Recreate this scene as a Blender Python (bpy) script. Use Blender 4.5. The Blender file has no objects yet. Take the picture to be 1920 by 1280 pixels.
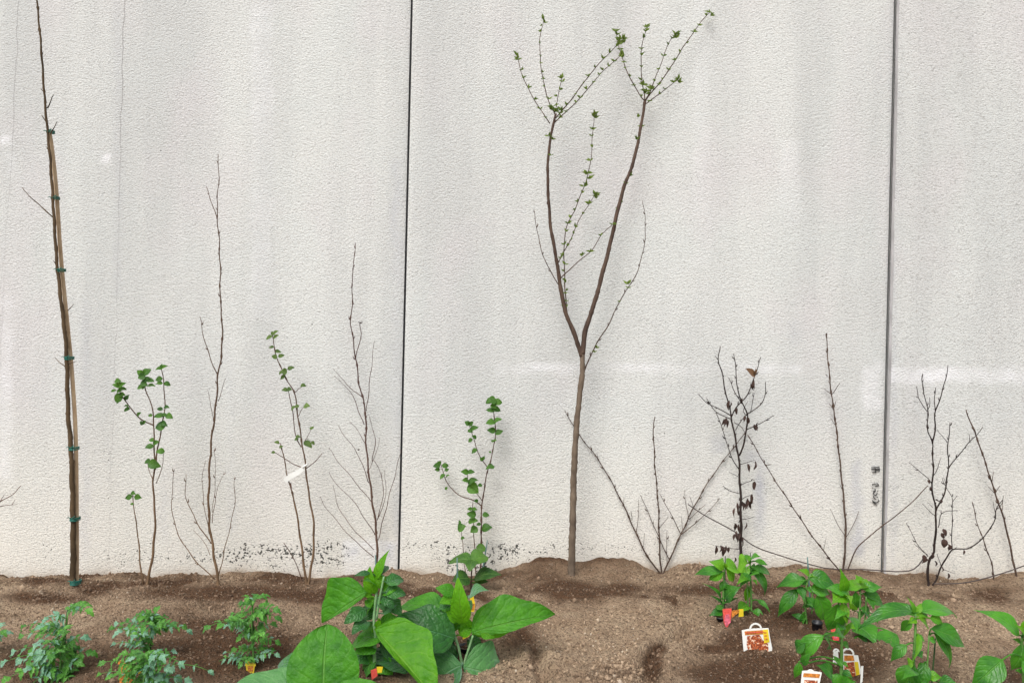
import bpy, math, random
import numpy as np
from mathutils import Vector

# ------------------------------------------------------------------ camera, world, sun, exposure
FPX = 1507.0            # focal length in pixels of the 1920 px wide photograph
CAMZ = 0.9526
ROLL = math.radians(1.34)
WALLY = 3.3
CA, SA = math.cos(ROLL), math.sin(ROLL)
scene = bpy.context.scene
COL = scene.collection

cam_data = bpy.data.cameras.new('camera')
cam = bpy.data.objects.new('camera', cam_data)
COL.objects.link(cam)
cam_data.sensor_width = 36.0
cam_data.lens = FPX / 1920.0 * 36.0
cam_data.clip_start = 0.05
cam_data.clip_end = 500.0
from mathutils import Matrix
cam.matrix_world = Matrix(((CA, -SA, 0, 0), (0, 0, -1, 0), (SA, CA, 0, CAMZ), (0, 0, 0, 1)))
scene.camera = cam

SUN_EL, SUN_AZ = math.radians(52), math.radians(-26)     # azimuth measured from "behind the camera", to the left
world = bpy.data.worlds.new('World')
scene.world = world
world.use_nodes = True
wn = world.node_tree.nodes; wl = world.node_tree.links
bg = wn['Background']
sky = wn.new('ShaderNodeTexSky')
sky.sky_type = 'NISHITA'; sky.sun_disc = False
sky.sun_elevation = SUN_EL; sky.dust_density = 3.0; sky.air_density = 1.0; sky.ozone_density = 0.6
sky.sun_rotation = math.pi - SUN_AZ
hs = wn.new('ShaderNodeHueSaturation'); hs.inputs['Saturation'].default_value = 0.45
wl.new(sky.outputs[0], hs.inputs['Color']); wl.new(hs.outputs[0], bg.inputs['Color'])
bg.inputs['Strength'].default_value = 0.12

sd = bpy.data.lights.new('sun', 'SUN')
sun = bpy.data.objects.new('sun', sd); COL.objects.link(sun)
sd.energy = 1.4; sd.angle = math.radians(30); sd.color = (1.0, 0.985, 0.955)
to_sun = Vector((math.sin(SUN_AZ) * math.cos(SUN_EL), -math.cos(SUN_AZ) * math.cos(SUN_EL), math.sin(SUN_EL)))
sun.rotation_euler = to_sun.to_track_quat('Z', 'Y').to_euler()
sun.location = (-2, -4, 6)

vs = scene.view_settings
vs.view_transform = 'Standard'; vs.look = 'None'; vs.gamma = 1.0; vs.use_curve_mapping = False
vs.exposure = 0.68
scene.cycles.max_bounces = 6

RNG = random.Random(7)

# ------------------------------------------------------------------ picture <-> place
def P(px, py, y):
    u = (px - 960) / FPX; v = (640 - py) / FPX
    return Vector(((u * CA - v * SA) * y, y, CAMZ + (u * SA + v * CA) * y))

def to_px(x, y, z):
    X = x / y; Z = (z - CAMZ) / y
    return 960 + FPX * (X * CA + Z * SA), 640 - FPX * (-X * SA + Z * CA)

# ------------------------------------------------------------------ numpy value noise
def _hash(ix, iy, seed):
    h = (ix.astype(np.int64) * 374761393 + iy.astype(np.int64) * 668265263 + seed * 1442695041) & 0xFFFFFFFF
    h = ((h ^ (h >> 13)) * 1274126177) & 0xFFFFFFFF
    return ((h ^ (h >> 16)) & 0xFFFF) / 65535.0

def vnoise(x, y, seed=0):
    x = np.asarray(x, float); y = np.asarray(y, float)
    ix = np.floor(x); iy = np.floor(y); fx = x - ix; fy = y - iy
    fx = fx * fx * (3 - 2 * fx); fy = fy * fy * (3 - 2 * fy)
    a = _hash(ix, iy, seed); b = _hash(ix + 1, iy, seed); c = _hash(ix, iy + 1, seed); d = _hash(ix + 1, iy + 1, seed)
    return (a * (1 - fx) + b * fx) * (1 - fy) + (c * (1 - fx) + d * fx) * fy

def fbm(x, y, o=4, seed=0):
    s = 0; a = 0.5; t = 0
    for k in range(o):
        s = s + a * vnoise(np.asarray(x) * 2 ** k + 17.3 * k, np.asarray(y) * 2 ** k - 9.1 * k, seed + k); t += a; a *= 0.5
    return s / t * 2 - 1

def sst(a, b, x):
    t = np.clip((np.asarray(x, float) - a) / (b - a), 0, 1); return t * t * (3 - 2 * t)

# ------------------------------------------------------------------ ground height
CREST = [(-600,1086),(0,1085),(40,1088),(60,1083),(100,1084),(135,1088),(160,1082),(185,1078),(215,1079),(250,1074),(262,1072),
 (280,1083),(300,1082),(340,1075),(370,1078),(400,1076),(440,1072),(480,1076),(505,1072),(540,1078),(580,1082),(620,1084),
 (660,1078),(700,1074),(740,1071),(760,1069),(790,1076),(820,1069),(850,1078),(880,1078),(930,1072),(960,1070),(990,1062),
 (1010,1053),(1050,1056),(1080,1063),(1100,1062),(1130,1056),(1160,1053),(1190,1057),(1210,1065),(1240,1070),(1270,1058),
 (1300,1056),(1330,1062),(1400,1064),(1440,1066),(1460,1064),(1490,1058),(1510,1065),(1560,1068),(1600,1068),(1640,1072),
 (1680,1078),(1730,1074),(1755,1074),(1780,1086),(1830,1088),(1860,1092),(1880,1085),(1905,1080),(1920,1078),(2500,1084)]
_cx = np.array([P(a, b, WALLY).x for a, b in CREST]); _cz = np.array([P(a, b, WALLY).z for a, b in CREST])

def flat(px, py):                      # where a picture point lies on the level bed
    u = (px - 960) / FPX; v = (640 - py) / FPX
    k = -(u * SA + v * CA); y = CAMZ / k
    p = P(px, py, y); return (p.x, p.y)

GROOVES = [([(1300,1186),(1262,1200),(1236,1216),(1215,1228),(1212,1250),(1216,1290)], .022, .035),
           ([(960,1172),(985,1192),(1004,1222),(1012,1250),(1014,1290)], .020, .026),
           ([(1395,1225),(1330,1222),(1290,1212)], .014, .012),
           ([(20,1142),(60,1130),(110,1112),(150,1105)], .022, .010),
           ([(430,1128),(380,1122),(300,1120)], .016, .008)]
MOUNDS = [((975,1205),.10,.020),((1268,1232),.09,.022),((1140,1075),.16,.018),((1020,1075),.14,.018),((1415,1215),.12,.02),((1880,1100),.10,.025),((80,1100),.2,.02),
          ((1560,1220),.2,.02),((300,1250),.25,.03),((480,1250),.2,.02)]

def seg_dist(x, y, pts):
    d = np.full(np.shape(x), 9.0)
    for (a, b), (c, e) in zip(pts[:-1], pts[1:]):
        vx, vy = c - a, e - b
        t = np.clip(((x - a) * vx + (y - b) * vy) / (vx * vx + vy * vy), 0, 1)
        d = np.minimum(d, np.hypot(x - a - t * vx, y - b - t * vy))
    return d

def ground(x, y):
    x = np.asarray(x, float); y = np.asarray(y, float)
    zc = np.interp(x, _cx, _cz)
    w = np.exp(-np.clip(WALLY - y, 0, 9) / 0.22)
    core = sst(5.5, 3.0, np.hypot(x, (y - 2.4)))
    z = zc * w
    z = z + 0.020 * fbm(x * 2.3, y * 2.3, 2, 3) * core * (1 - w)
    z = z + core * (1 - 0.35 * w) * (0.024 * fbm(x * 9, y * 11, 3, 11) + 0.010 * (np.exp(-((y - 3.02 - .05 * fbm(x * 2, 0 * x, 2, 5)) / .06) ** 2)))
    rough = 0.45 + 0.75 * sst(-.2, .5, fbm(x * 4, y * 4, 2, 31))
    z = z + core * rough * (0.011 * fbm(x * 34, y * 34, 3, 21) + 0.010 * np.abs(fbm(x * 75, y * 75, 2, 41)))
    wob = 0.012 * fbm(x * 14, y * 14, 2, 51)
    for pts, wd, dp in GROOVES:
        fp = [flat(*p) for p in pts]
        d = seg_dist(x + wob, y + wob, fp)
        z = z - dp * np.exp(-(d / wd) ** 2) + dp * .35 * np.exp(-((d - wd * 2.2) / wd) ** 2)
    for p, r, h in MOUNDS:
        a, b = flat(*p); z = z + h * np.exp(-((x - a) ** 2 + (y - b) ** 2) / r ** 2)
    return z

def hit(px, py, sink=0.0):
    y = 1.2; 
    while y < WALLY - .02:
        p = P(px, py, y)
        if p.z <= float(ground(p.x, p.y)): break
        y += 0.006
    return y

# ------------------------------------------------------------------ object helpers
def empty(name, loc, label, cat, group=None):
    o = bpy.data.objects.new(name, None); COL.objects.link(o); o.location = loc; o.empty_display_size = .05
    o['label'] = label; o['category'] = cat
    if group: o['group'] = group
    return o

class MB:
    def __init__(s): s.v = []; s.f = []; s.uv = []; s.c = []; s.mi = []
    def add(s, vs, fs, uvs=None, c=0.5, mi=0):
        n = len(s.v); s.v += [tuple(q) for q in vs]; s.uv += (uvs or [(0, 0)] * len(vs)); s.c += [c] * len(vs)
        s.f += [tuple(i + n for i in f) for f in fs]; s.mi += [mi] * len(fs)
    def build(s, name, mats, parent=None, smooth=True, origin=None):
        if not isinstance(mats, (list, tuple)): mats = [mats]
        me = bpy.data.meshes.new(name)
        off = Vector(parent.matrix_basis.translation) if parent else (Vector(origin) if origin else Vector((0, 0, 0)))
        if parent and parent.parent: off = off + parent.parent.location
        if parent and parent.type == 'MESH' and parent.parent: off = Vector(parent.parent.location)
        me.from_pydata([(a - off.x, b - off.y, c - off.z) for a, b, c in s.v], [], s.f)
        for m in mats: me.materials.append(m)
        if len(mats) > 1: me.polygons.foreach_set('material_index', s.mi)
        if smooth: me.polygons.foreach_set('use_smooth', [True] * len(s.f))
        uvl = me.uv_layers.new(name='UVMap')
        li = np.empty(len(me.loops), int); me.loops.foreach_get('vertex_index', li)
        uvl.data.foreach_set('uv', np.array(s.uv, float)[li].ravel())
        at = me.attributes.new('var', 'FLOAT', 'POINT'); at.data.foreach_set('value', s.c)
        me.update()
        o = bpy.data.objects.new(name, me); COL.objects.link(o)
        if parent: o.parent = parent
        elif origin: o.location = origin
        return o

def crom(pts, step):
    pts = [Vector(p) for p in pts]
    if len(pts) == 2: q = [pts[0], pts[0].lerp(pts[1], .5), pts[1]]; pts = q
    out = []
    ext = [pts[0] * 2 - pts[1]] + pts + [pts[-1] * 2 - pts[-2]]
    for i in range(1, len(ext) - 2):
        a, b, c, d = ext[i - 1:i + 3]
        n = max(1, int((c - b).length / step))
        for k in range(n):
            t = k / n
            out.append(0.5 * ((2 * b) + (c - a) * t + (2 * a - 5 * b + 4 * c - d) * t * t + (-a + 3 * b - 3 * c + d) * t ** 3))
    out.append(pts[-1]); return out

def tube(mb, path, rads, sides=6, c=.5, mi=0, cap=True):
    n = len(path)
    T = [(path[min(i + 1, n - 1)] - path[max(i - 1, 0)]).normalized() for i in range(n)]
    ref = Vector((0, -1, 0)) if abs(T[0].y) < .9 else Vector((1, 0, 0))
    N = (ref - T[0] * ref.dot(T[0])).normalized()
    vs = []; uvs = []; L = 0
    for i in range(n):
        if i: L += (path[i] - path[i - 1]).length
        N = (N - T[i] * N.dot(T[i])).normalized(); B = T[i].cross(N)
        for k in range(sides):
            a = 2 * math.pi * k / sides
            vs.append(path[i] + (N * math.cos(a) + B * math.sin(a)) * rads[i]); uvs.append((L, k / sides))
    fs = [(i * sides + k, i * sides + (k + 1) % sides, (i + 1) * sides + (k + 1) % sides, (i + 1) * sides + k) for i in range(n - 1) for k in range(sides)]
    if cap:
        fs.append(tuple(range(sides))[::-1]); fs.append(tuple((n - 1) * sides + k for k in range(sides)))
    mb.add(vs, fs, uvs, c, mi)

def box(mb, lo, hi, c=.5, mi=0):
    (a, b, d), (e, f, g) = lo, hi
    vs = [(a,b,d),(e,b,d),(e,f,d),(a,f,d),(a,b,g),(e,b,g),(e,f,g),(a,f,g)]
    mb.add(vs, [(0,3,2,1),(4,5,6,7),(0,1,5,4),(1,2,6,5),(2,3,7,6),(3,0,4,7)], None, c, mi)

SHAPES = {
 'ovate': lambda t: math.sin(math.pi * t ** .72) ** .85,
 'lance': lambda t: math.sin(math.pi * t ** .70) ** 1.25 * (1 - .3 * t ** 3),
 'round': lambda t: math.sin(math.pi * t ** .9) ** .6,
 'egg': lambda t: math.sin(math.pi * t ** .72) ** .8 * (1 + .075 * math.sin(t * 15 + .9)),
 'saw': lambda t: math.sin(math.pi * t ** .72) ** .8 * (.45 + 1.0 * abs(((t * 3.4) % 1) - .5)),
 'ser': lambda t: math.sin(math.pi * t ** .72) ** .8 * (.93 + .14 * (((t * 9) % 1))),
}
def leaf(mb, base, tip, nrm, width, shape='ovate', arch=.08, fold=.18, wave=.06, curl=0, nt=9, ns=2, c=None, mi=0, rng=RNG, asy=(1, 1)):
    base = Vector(base); tip = Vector(tip); D = tip - base; L = D.length
    if L < 1e-6: return
    d = D / L; n = Vector(nrm); n = n - d * n.dot(d)
    if n.length < 1e-4: n = Vector((0, -1, .3)); n = n - d * n.dot(d)
    n.normalize(); side = d.cross(n)
    sh = SHAPES[shape]; ph = rng.random() * 6; fq = 5 + rng.random() * 5; c = rng.random() if c is None else c
    vs = []; uvs = []
    for i in range(nt + 1):
        t = i / nt; te = min(max(t, .002), .998)
        mid = base + D * t + n * (arch * L * 4 * t * (1 - t)) - n * (curl * L * t ** 3)
        w = width / 2 * sh(te)
        for k in range(-ns, ns + 1):
            s = k / ns; wk = w * (asy[0] if s < 0 else asy[1])
            h = fold * abs(s) * w + wave * width * s * s * math.sin(fq * t + ph + (1.7 if s > 0 else 0)) * .6
            vs.append(mid + side * (s * wk) + n * h); uvs.append((t, .5 + .5 * s))
    m = 2 * ns + 1
    fs = [(i * m + k, i * m + k + 1, (i + 1) * m + k + 1, (i + 1) * m + k) for i in range(nt) for k in range(2 * ns)]
    mb.add(vs, fs, uvs, c, mi)

# ------------------------------------------------------------------ materials
def newmat(name):
    m = bpy.data.materials.new(name); m.use_nodes = True
    nt = m.node_tree; b = nt.nodes['Principled BSDF']; return m, nt.nodes, nt.links, b
def mathn(N, L, op, a, b=None, c=None, clamp=False):
    n = N.new('ShaderNodeMath'); n.operation = op; n.use_clamp = clamp
    for i, q in enumerate((a, b, c)):
        if q is None: continue
        if isinstance(q, (int, float)): n.inputs[i].default_value = q
        else: L.new(q, n.inputs[i])
    return n.outputs[0]
def mixc(N, L, f, a, b, mode='MIX'):
    n = N.new('ShaderNodeMix'); n.data_type = 'RGBA'; n.blend_type = mode
    for i, q in ((0, f), (6, a), (7, b)):
        if isinstance(q, (int, float)): n.inputs[i].default_value = q
        elif isinstance(q, tuple): n.inputs[i].default_value = (*q, 1)
        else: L.new(q, n.inputs[i])
    return n.outputs[2]
def noise(N, L, vec, scale, detail=3, rough=.55):
    n = N.new('ShaderNodeTexNoise'); n.inputs['Scale'].default_value = scale; n.inputs['Detail'].default_value = detail; n.inputs['Roughness'].default_value = rough
    L.new(vec, n.inputs['Vector']); return n.outputs['Fac']
def mapr(N, L, v, a, b, c=0, d=1, smooth=False):
    n = N.new('ShaderNodeMapRange'); n.inputs[1].default_value = a; n.inputs[2].default_value = b; n.inputs[3].default_value = c; n.inputs[4].default_value = d
    if smooth: n.interpolation_type = 'SMOOTHSTEP'
    L.new(v, n.inputs[0]); return n.outputs[0]
def objco(N, L, sc=(1, 1, 1)):
    t = N.new('ShaderNodeTexCoord'); m = N.new('ShaderNodeMapping'); m.inputs['Scale'].default_value = sc
    L.new(t.outputs['Object'], m.inputs['Vector']); return m.outputs['Vector']
def bump(N, L, h, dist, strength, bsdf, normal=None):
    b = N.new('ShaderNodeBump'); b.inputs['Distance'].default_value = dist; b.inputs['Strength'].default_value = strength
    L.new(h, b.inputs['Height'])
    if normal: L.new(normal, b.inputs['Normal'])
    if bsdf: L.new(b.outputs[0], bsdf.inputs['Normal'])
    return b.outputs[0]
def attr(N, L, name):
    a = N.new('ShaderNodeAttribute'); a.attribute_name = name; return a.outputs['Fac']

def leafmat(name, dark, light, vein, rough=.45, trans=.3, veinw=.06, nside=7, spec=.4, bumpd=.004, coat=0, under=None):
    m, N, L, b = newmat(name)
    uv = N.new('ShaderNodeUVMap'); sp = N.new('ShaderNodeSeparateXYZ'); L.new(uv.outputs[0], sp.inputs[0])
    t = sp.outputs[0]; s = mathn(N, L, 'ABSOLUTE', mathn(N, L, 'MULTIPLY_ADD', sp.outputs[1], 2, -1))
    mid = mapr(N, L, s, veinw * .4, veinw * 1.5, 1, 0)
    oc = objco(N, L)
    q = mathn(N, L, 'SUBTRACT', mathn(N, L, 'MULTIPLY', t, nside), mathn(N, L, 'MULTIPLY', mathn(N, L, 'POWER', s, 1.3), nside * .34))
    q = mathn(N, L, 'ADD', q, mathn(N, L, 'MULTIPLY_ADD', noise(N, L, oc, 26, 2), .9, -.45))
    fr = mathn(N, L, 'ABSOLUTE', mathn(N, L, 'SUBTRACT', mathn(N, L, 'FRACT', q), .5))
    sv = mapr(N, L, fr, .02, .08, 1, 0)
    veins = mathn(N, L, 'MAXIMUM', mid, mathn(N, L, 'MULTIPLY', mathn(N, L, 'MULTIPLY', sv, .55), mapr(N, L, noise(N, L, oc, 45, 2), .35, .6)))
    oc = objco(N, L)
    nz = noise(N, L, oc, 22, 3)
    v = mathn(N, L, 'ADD', mathn(N, L, 'MULTIPLY', attr(N, L, 'var'), .6), mathn(N, L, 'MULTIPLY_ADD', nz, 1.9, -.75), clamp=True)
    col = mixc(N, L, v, dark, light)
    col = mixc(N, L, mathn(N, L, 'MULTIPLY', veins, .6), col, vein)
    if under:
        g = N.new('ShaderNodeNewGeometry'); col = mixc(N, L, mathn(N, L, 'MULTIPLY', g.outputs['Backfacing'], .7), col, under)
    L.new(col, b.inputs['Base Color']); b.inputs['Roughness'].default_value = rough
    b.inputs['Specular IOR Level'].default_value = spec
    if coat: b.inputs['Sheen Weight'].default_value = coat; b.inputs['Sheen Tint'].default_value = (.7, .9, 1, 1)
    fine = noise(N, L, oc, 160, 2)
    puck = mathn(N, L, 'ADD', mathn(N, L, 'MULTIPLY', mathn(N, L, 'MINIMUM', fr, .25), .9), mathn(N, L, 'MULTIPLY', noise(N, L, oc, 70, 3), .9))
    h = mathn(N, L, 'SUBTRACT', puck, mathn(N, L, 'MULTIPLY', mid, .8))
    nrm = bump(N, L, h, bumpd * 1.6, .6, b)
    tr = N.new('ShaderNodeBsdfTranslucent'); L.new(nrm, tr.inputs['Normal'])
    tc = mixc(N, L, 1, col, (1.5, 1.5, .55), 'MULTIPLY'); L.new(tc, tr.inputs['Color'])
    ms = N.new('ShaderNodeMixShader'); ms.inputs[0].default_value = trans
    L.new(b.outputs[0], ms.inputs[1]); L.new(tr.outputs[0], ms.inputs[2]); L.new(ms.outputs[0], N['Material Output'].inputs['Surface'])
    return m

def barkmat(name, a, bcol, sc=60, rough=.8, top=None):
    m, N, L, b = newmat(name)
    oc = objco(N, L, (1, 1, .35)); n1 = noise(N, L, oc, sc, 4); n2 = noise(N, L, objco(N, L), 7, 2)
    f = mathn(N, L, 'ADD', mathn(N, L, 'MULTIPLY', mapr(N, L, n1, .35, .65), .6), mathn(N, L, 'MULTIPLY', mapr(N, L, n2, .35, .65), .4))
    col = mixc(N, L, f, a, bcol)
    if top:
        sz = N.new('ShaderNodeSeparateXYZ'); L.new(objco(N, L), sz.inputs[0])
        col = mixc(N, L, mapr(N, L, sz.outputs[2], .08, .75, 0, .85), col, top)
    L.new(col, b.inputs['Base Color']); b.inputs['Roughness'].default_value = rough
    b.inputs['Specular IOR Level'].default_value = .25
    bump(N, L, n1, .002, .6, b); return m

def plain(name, col, rough=.5, var=.12, sc=30, spec=.5):
    m, N, L, b = newmat(name)
    n = noise(N, L, objco(N, L), sc, 3)
    d = tuple(max(0, q * (1 - var * 2)) for q in col); l = tuple(min(1, q * (1 + var)) for q in col)
    L.new(mixc(N, L, mapr(N, L, n, .3, .7), d, l), b.inputs['Base Color']); b.inputs['Roughness'].default_value = rough
    b.inputs['Specular IOR Level'].default_value = spec
    return m

M = {}
M['bark'] = barkmat('bark', (.045, .028, .022), (.125, .082, .058))
M['bark_grey'] = barkmat('bark_grey', (.085, .062, .045), (.21, .16, .115))
M['bark_dark'] = barkmat('bark_dark', (.014, .009, .008), (.045, .030, .025))
M['bark_staked'] = barkmat('bark_staked', (.035, .024, .012), (.13, .085, .045), 35)
M['twig_tan'] = barkmat('twig_tan', (.10, .06, .032), (.25, .16, .09), top=(.085, .052, .038))
M['twig_red'] = barkmat('twig_red', (.065, .036, .026), (.17, .10, .068), top=(.08, .042, .036))
M['stake'] = barkmat('stake_wood', (.33, .225, .13), (.50, .375, .24), 90)
M['tie'] = plain('tie_green', (.01, .15, .11), .5)
M['leaf_small'] = leafmat('leaf_small', (.025, .09, .014), (.10, .24, .03), (.12, .26, .05), .4, .3)
M['leaf_dull'] = leafmat('leaf_dull', (.05, .10, .025), (.14, .22, .06), (.15, .22, .06), .5, .3)  # duller, greyer green for the tagged shrub's foliage
M['bud'] = leafmat('leaf_bud', (.07, .12, .02), (.20, .28, .06), (.2, .28, .07), .5, .35)
M['pepper'] = leafmat('leaf_pepper', (.02, .13, .010), (.085, .33, .016), (.12, .34, .05), .33, .3, .05, 6, .45, .003, .08, (.07, .19, .05))
M['pepper_young'] = leafmat('leaf_pepper_young', (.06, .25, .010), (.18, .44, .02), (.22, .46, .05), .4, .35, .05, 6, .4, .003)
M['egg'] = leafmat('leaf_eggplant', (.03, .16, .008), (.09, .33, .014), (.15, .36, .07), .5, .32, .035, 6, .3, .006, .06, (.10, .27, .05))
M['egg_pale'] = leafmat('leaf_eggplant_pale', (.035, .15, .03), (.085, .26, .06), (.20, .40, .15), .5, .22, .03, 6, .4, .006, .5, (.12, .26, .1))
M['egg_lime'] = leafmat('leaf_eggplant_lime', (.06, .25, .006), (.15, .42, .014), (.22, .46, .06), .5, .4, .04, 6, .3, .006)
M['egg_dark'] = leafmat('leaf_eggplant_dark', (.010, .075, .010), (.035, .17, .016), (.08, .26, .10), .38, .2, .03, 6, .5, .007, .15)
M['tomato'] = leafmat('leaf_tomato', (.03, .15, .014), (.13, .38, .04), (.12, .3, .06), .38, .25, .08, 4, .5, .003, .1)
M['tomato_sheen'] = leafmat('leaf_tomato_sheen', (.04, .20, .07), (.22, .44, .26), (.18, .38, .26), .35, .15, .08, 4, .7, .003, .6)  # sky gloss painted in as a bluish leaf colour
M['dead'] = leafmat('leaf_dead', (.025, .014, .012), (.10, .055, .045), (.06, .04, .03), .8, .1)
M['dead_brown'] = leafmat('leaf_dead_brown', (.13, .07, .04), (.22, .12, .07), (.2, .12, .06), .7, .2)
M['stem_green'] = barkmat('stem_green', (.06, .17, .03), (.17, .34, .09), 40, .5)
M['stem_pale'] = barkmat('stem_pale', (.13, .28, .10), (.28, .44, .24), 40, .5)
M['stem_dark'] = barkmat('stem_dark', (.02, .05, .02), (.06, .12, .04), 40, .5)
M['rod'] = plain('rod_green_grey', (.10, .19, .17), .5)
M['wire'] = plain('wire_dark', (.07, .05, .045), .6)
M['white'] = plain('tag_white', (.78, .78, .74), .45, .05)
M['tag_yellow'] = plain('tag_yellow', (.75, .55, .02), .4, .1)
M['tag_orange'] = plain('tag_orange', (.62, .22, .03), .4, .3, 200)
M['tag_red'] = plain('tag_red', (.72, .09, .07), .4, .15, 120)
M['tag_pink'] = plain('tag_pink', (.75, .16, .22), .4, .3, 120)
M['ink'] = plain('ink_black', (.035, .035, .035), .8)
M['pot'] = plain('pot_black', (.012, .013, .016), .4)
M['seal'] = plain('seal_black', (.012, .012, .014), .8)
M['seal_grey'] = plain('seal_grey', (.10, .10, .10), .8)
M['caulk'] = plain('caulk_grey', (.42, .41, .41), .8, .15, 8)

# print on the white tags: a heap of red-brown peppers
def pepper_print():
    m, N, L, b = newmat('tag_print')
    oc = objco(N, L)
    v = N.new('ShaderNodeTexVoronoi'); v.inputs['Scale'].default_value = 190; v.feature = 'F1'
    L.new(oc, v.inputs['Vector'])
    col = mixc(N, L, mapr(N, L, v.outputs['Distance'], .15, .6), (.62, .17, .05), (.22, .04, .015))
    col = mixc(N, L, mapr(N, L, noise(N, L, oc, 120, 1), .56, .62), col, (.75, .55, .4))
    L.new(col, b.inputs['Base Color']); b.inputs['Roughness'].default_value = .4; return m
M['print'] = pepper_print()

# ---- wall
def wallmat():
    m, N, L, b = newmat('stucco')
    oc = objco(N, L); st = objco(N, L, (1, 1, 1.45))
    f1 = noise(N, L, st, 88, 3, .65); f2 = noise(N, L, objco(N, L, (1, 1, 1.15)), 190, 2, .6)
    vo = N.new('ShaderNodeTexVoronoi'); vo.inputs['Scale'].default_value = 135; vo.feature = 'SMOOTH_F1'; L.new(st, vo.inputs['Vector'])
    h = mathn(N, L, 'ADD', mathn(N, L, 'MULTIPLY', f1, 1.3), mathn(N, L, 'ADD', mathn(N, L, 'MULTIPLY', f2, .9), mathn(N, L, 'MULTIPLY', vo.outputs['Distance'], -1.1)))
    bump(N, L, h, .0030, .65, b)
    streak = noise(N, L, objco(N, L, (1, 1, .10)), 3.2, 4, .6)
    patch = noise(N, L, oc, 1.9, 3, .6)
    col = mixc(N, L, mapr(N, L, streak, .38, .60), (.565, .575, .56), (.665, .675, .65))
    col = mixc(N, L, mapr(N, L, patch, .45, .68, 0, .35), col, (.62, .655, .635))
    col = mixc(N, L, mapr(N, L, noise(N, L, objco(N, L, (1, 1, .6)), 2.7, 2), .52, .7, 0, .45), col, (.635, .60, .605))
    # warmer base: bounce light from the soil painted in; greyer top
    sp = N.new('ShaderNodeSeparateXYZ'); L.new(oc, sp.inputs[0])
    col = mixc(N, L, mapr(N, L, sp.outputs[2], .7, -.05, 0, .75), col, (.80, .755, .66))
    # pits: tiny hollows, their shade painted in as dark colour
    pit = mapr(N, L, f2, .32, .46, .62, 0)
    pit2 = mapr(N, L, noise(N, L, st, 95, 2), .30, .43, .62, 0)
    col = mixc(N, L, mathn(N, L, 'MAXIMUM', pit, pit2), col, (.33, .325, .31))
    # white over-paint, bluish stains mixed with painted soft stem shadows
    wn_ = mapr(N, L, noise(N, L, oc, 30, 3), .3, .6)
    col = mixc(N, L, mathn(N, L, 'MULTIPLY', attr(N, L, 'white'), mathn(N, L, 'MULTIPLY_ADD', wn_, .35, .6)), col, (.86, .86, .88))
    col = mixc(N, L, mathn(N, L, 'MULTIPLY', attr(N, L, 'stain_shade'), .75), col, (.42, .425, .47))
    col = mixc(N, L, mathn(N, L, 'MULTIPLY', attr(N, L, 'splash'), .7), col, (.34, .25, .17))
    # mildew specks
    vm = N.new('ShaderNodeTexVoronoi'); vm.inputs['Scale'].default_value = 125; L.new(objco(N, L, (1, 1, 1.3)), vm.inputs['Vector'])
    rad = mathn(N, L, 'MULTIPLY', attr(N, L, 'mildew'), mapr(N, L, noise(N, L, oc, 60, 3), .38, .64, .0, .74))
    wob = mathn(N, L, 'MULTIPLY_ADD', noise(N, L, oc, 320, 1), .3, -.15)
    mk = mapr(N, L, mathn(N, L, 'SUBTRACT', rad, mathn(N, L, 'ADD', vm.outputs['Distance'], wob)), -.01, .07)
    col = mixc(N, L, mathn(N, L, 'MULTIPLY', mk, .95), col, (.05, .05, .042))
    # rare stray specks everywhere
    vr = N.new('ShaderNodeTexVoronoi'); vr.inputs['Scale'].default_value = 11; L.new(oc, vr.inputs['Vector'])
    sepc = N.new('ShaderNodeSeparateColor'); L.new(vr.outputs['Color'], sepc.inputs[0])
    rr = mapr(N, L, sepc.outputs[0], .62, 1, 0, .05)
    mk2 = mapr(N, L, mathn(N, L, 'SUBTRACT', rr, vr.outputs['Distance']), 0, .015)
    col = mixc(N, L, mathn(N, L, 'MULTIPLY', mk2, .75), col, (.10, .095, .09))
    vq = N.new('ShaderNodeTexVoronoi'); vq.inputs['Scale'].default_value = 34; L.new(oc, vq.inputs['Vector'])
    sq = N.new('ShaderNodeSeparateColor'); L.new(vq.outputs['Color'], sq.inputs[0])
    rq = mathn(N, L, 'MULTIPLY', mapr(N, L, sq.outputs[1], .72, 1, 0, .085), mapr(N, L, noise(N, L, oc, 3.2, 3, .6), .48, .66))
    mkq = mapr(N, L, mathn(N, L, 'SUBTRACT', rq, vq.outputs['Distance']), 0, .03)
    col = mixc(N, L, mathn(N, L, 'MULTIPLY', mkq, .8), col, (.09, .085, .08))
    # hairline cracks
    zc = N.new('ShaderNodeCombineXYZ'); L.new(sp.outputs[2], zc.inputs[2])
    for (pa, pb, wd, amp, k, sd_) in CRACKS:
        a, c = P(*pa, WALLY), P(*pb, WALLY)
        sl = (c.x - a.x) / (c.z - a.z); ic = a.x - sl * a.z
        zo = N.new('ShaderNodeVectorMath'); zo.operation = 'ADD'; zo.inputs[1].default_value = (sd_, sd_ * 2, 0); L.new(zc.outputs[0], zo.inputs[0])
        nz = noise(N, L, zo.outputs[0], 3.5, 6, .6)
        xc = mathn(N, L, 'ADD', mathn(N, L, 'MULTIPLY_ADD', sp.outputs[2], sl, ic), mathn(N, L, 'MULTIPLY_ADD', nz, amp, -amp / 2))
        dist = mathn(N, L, 'ABSOLUTE', mathn(N, L, 'SUBTRACT', sp.outputs[0], xc))
        mk = mapr(N, L, dist, wd * .35, wd, k, 0)
        if pa[1] < 500:
            mk = mathn(N, L, 'MULTIPLY', mk, mapr(N, L, sp.outputs[2], 1.3, 1.9, .35, 1))
        col = mixc(N, L, mk, col, (.22, .20, .20))
    L.new(col, b.inputs['Base Color']); b.inputs['Roughness'].default_value = .92; b.inputs['Specular IOR Level'].default_value = .2
    return m
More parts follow.
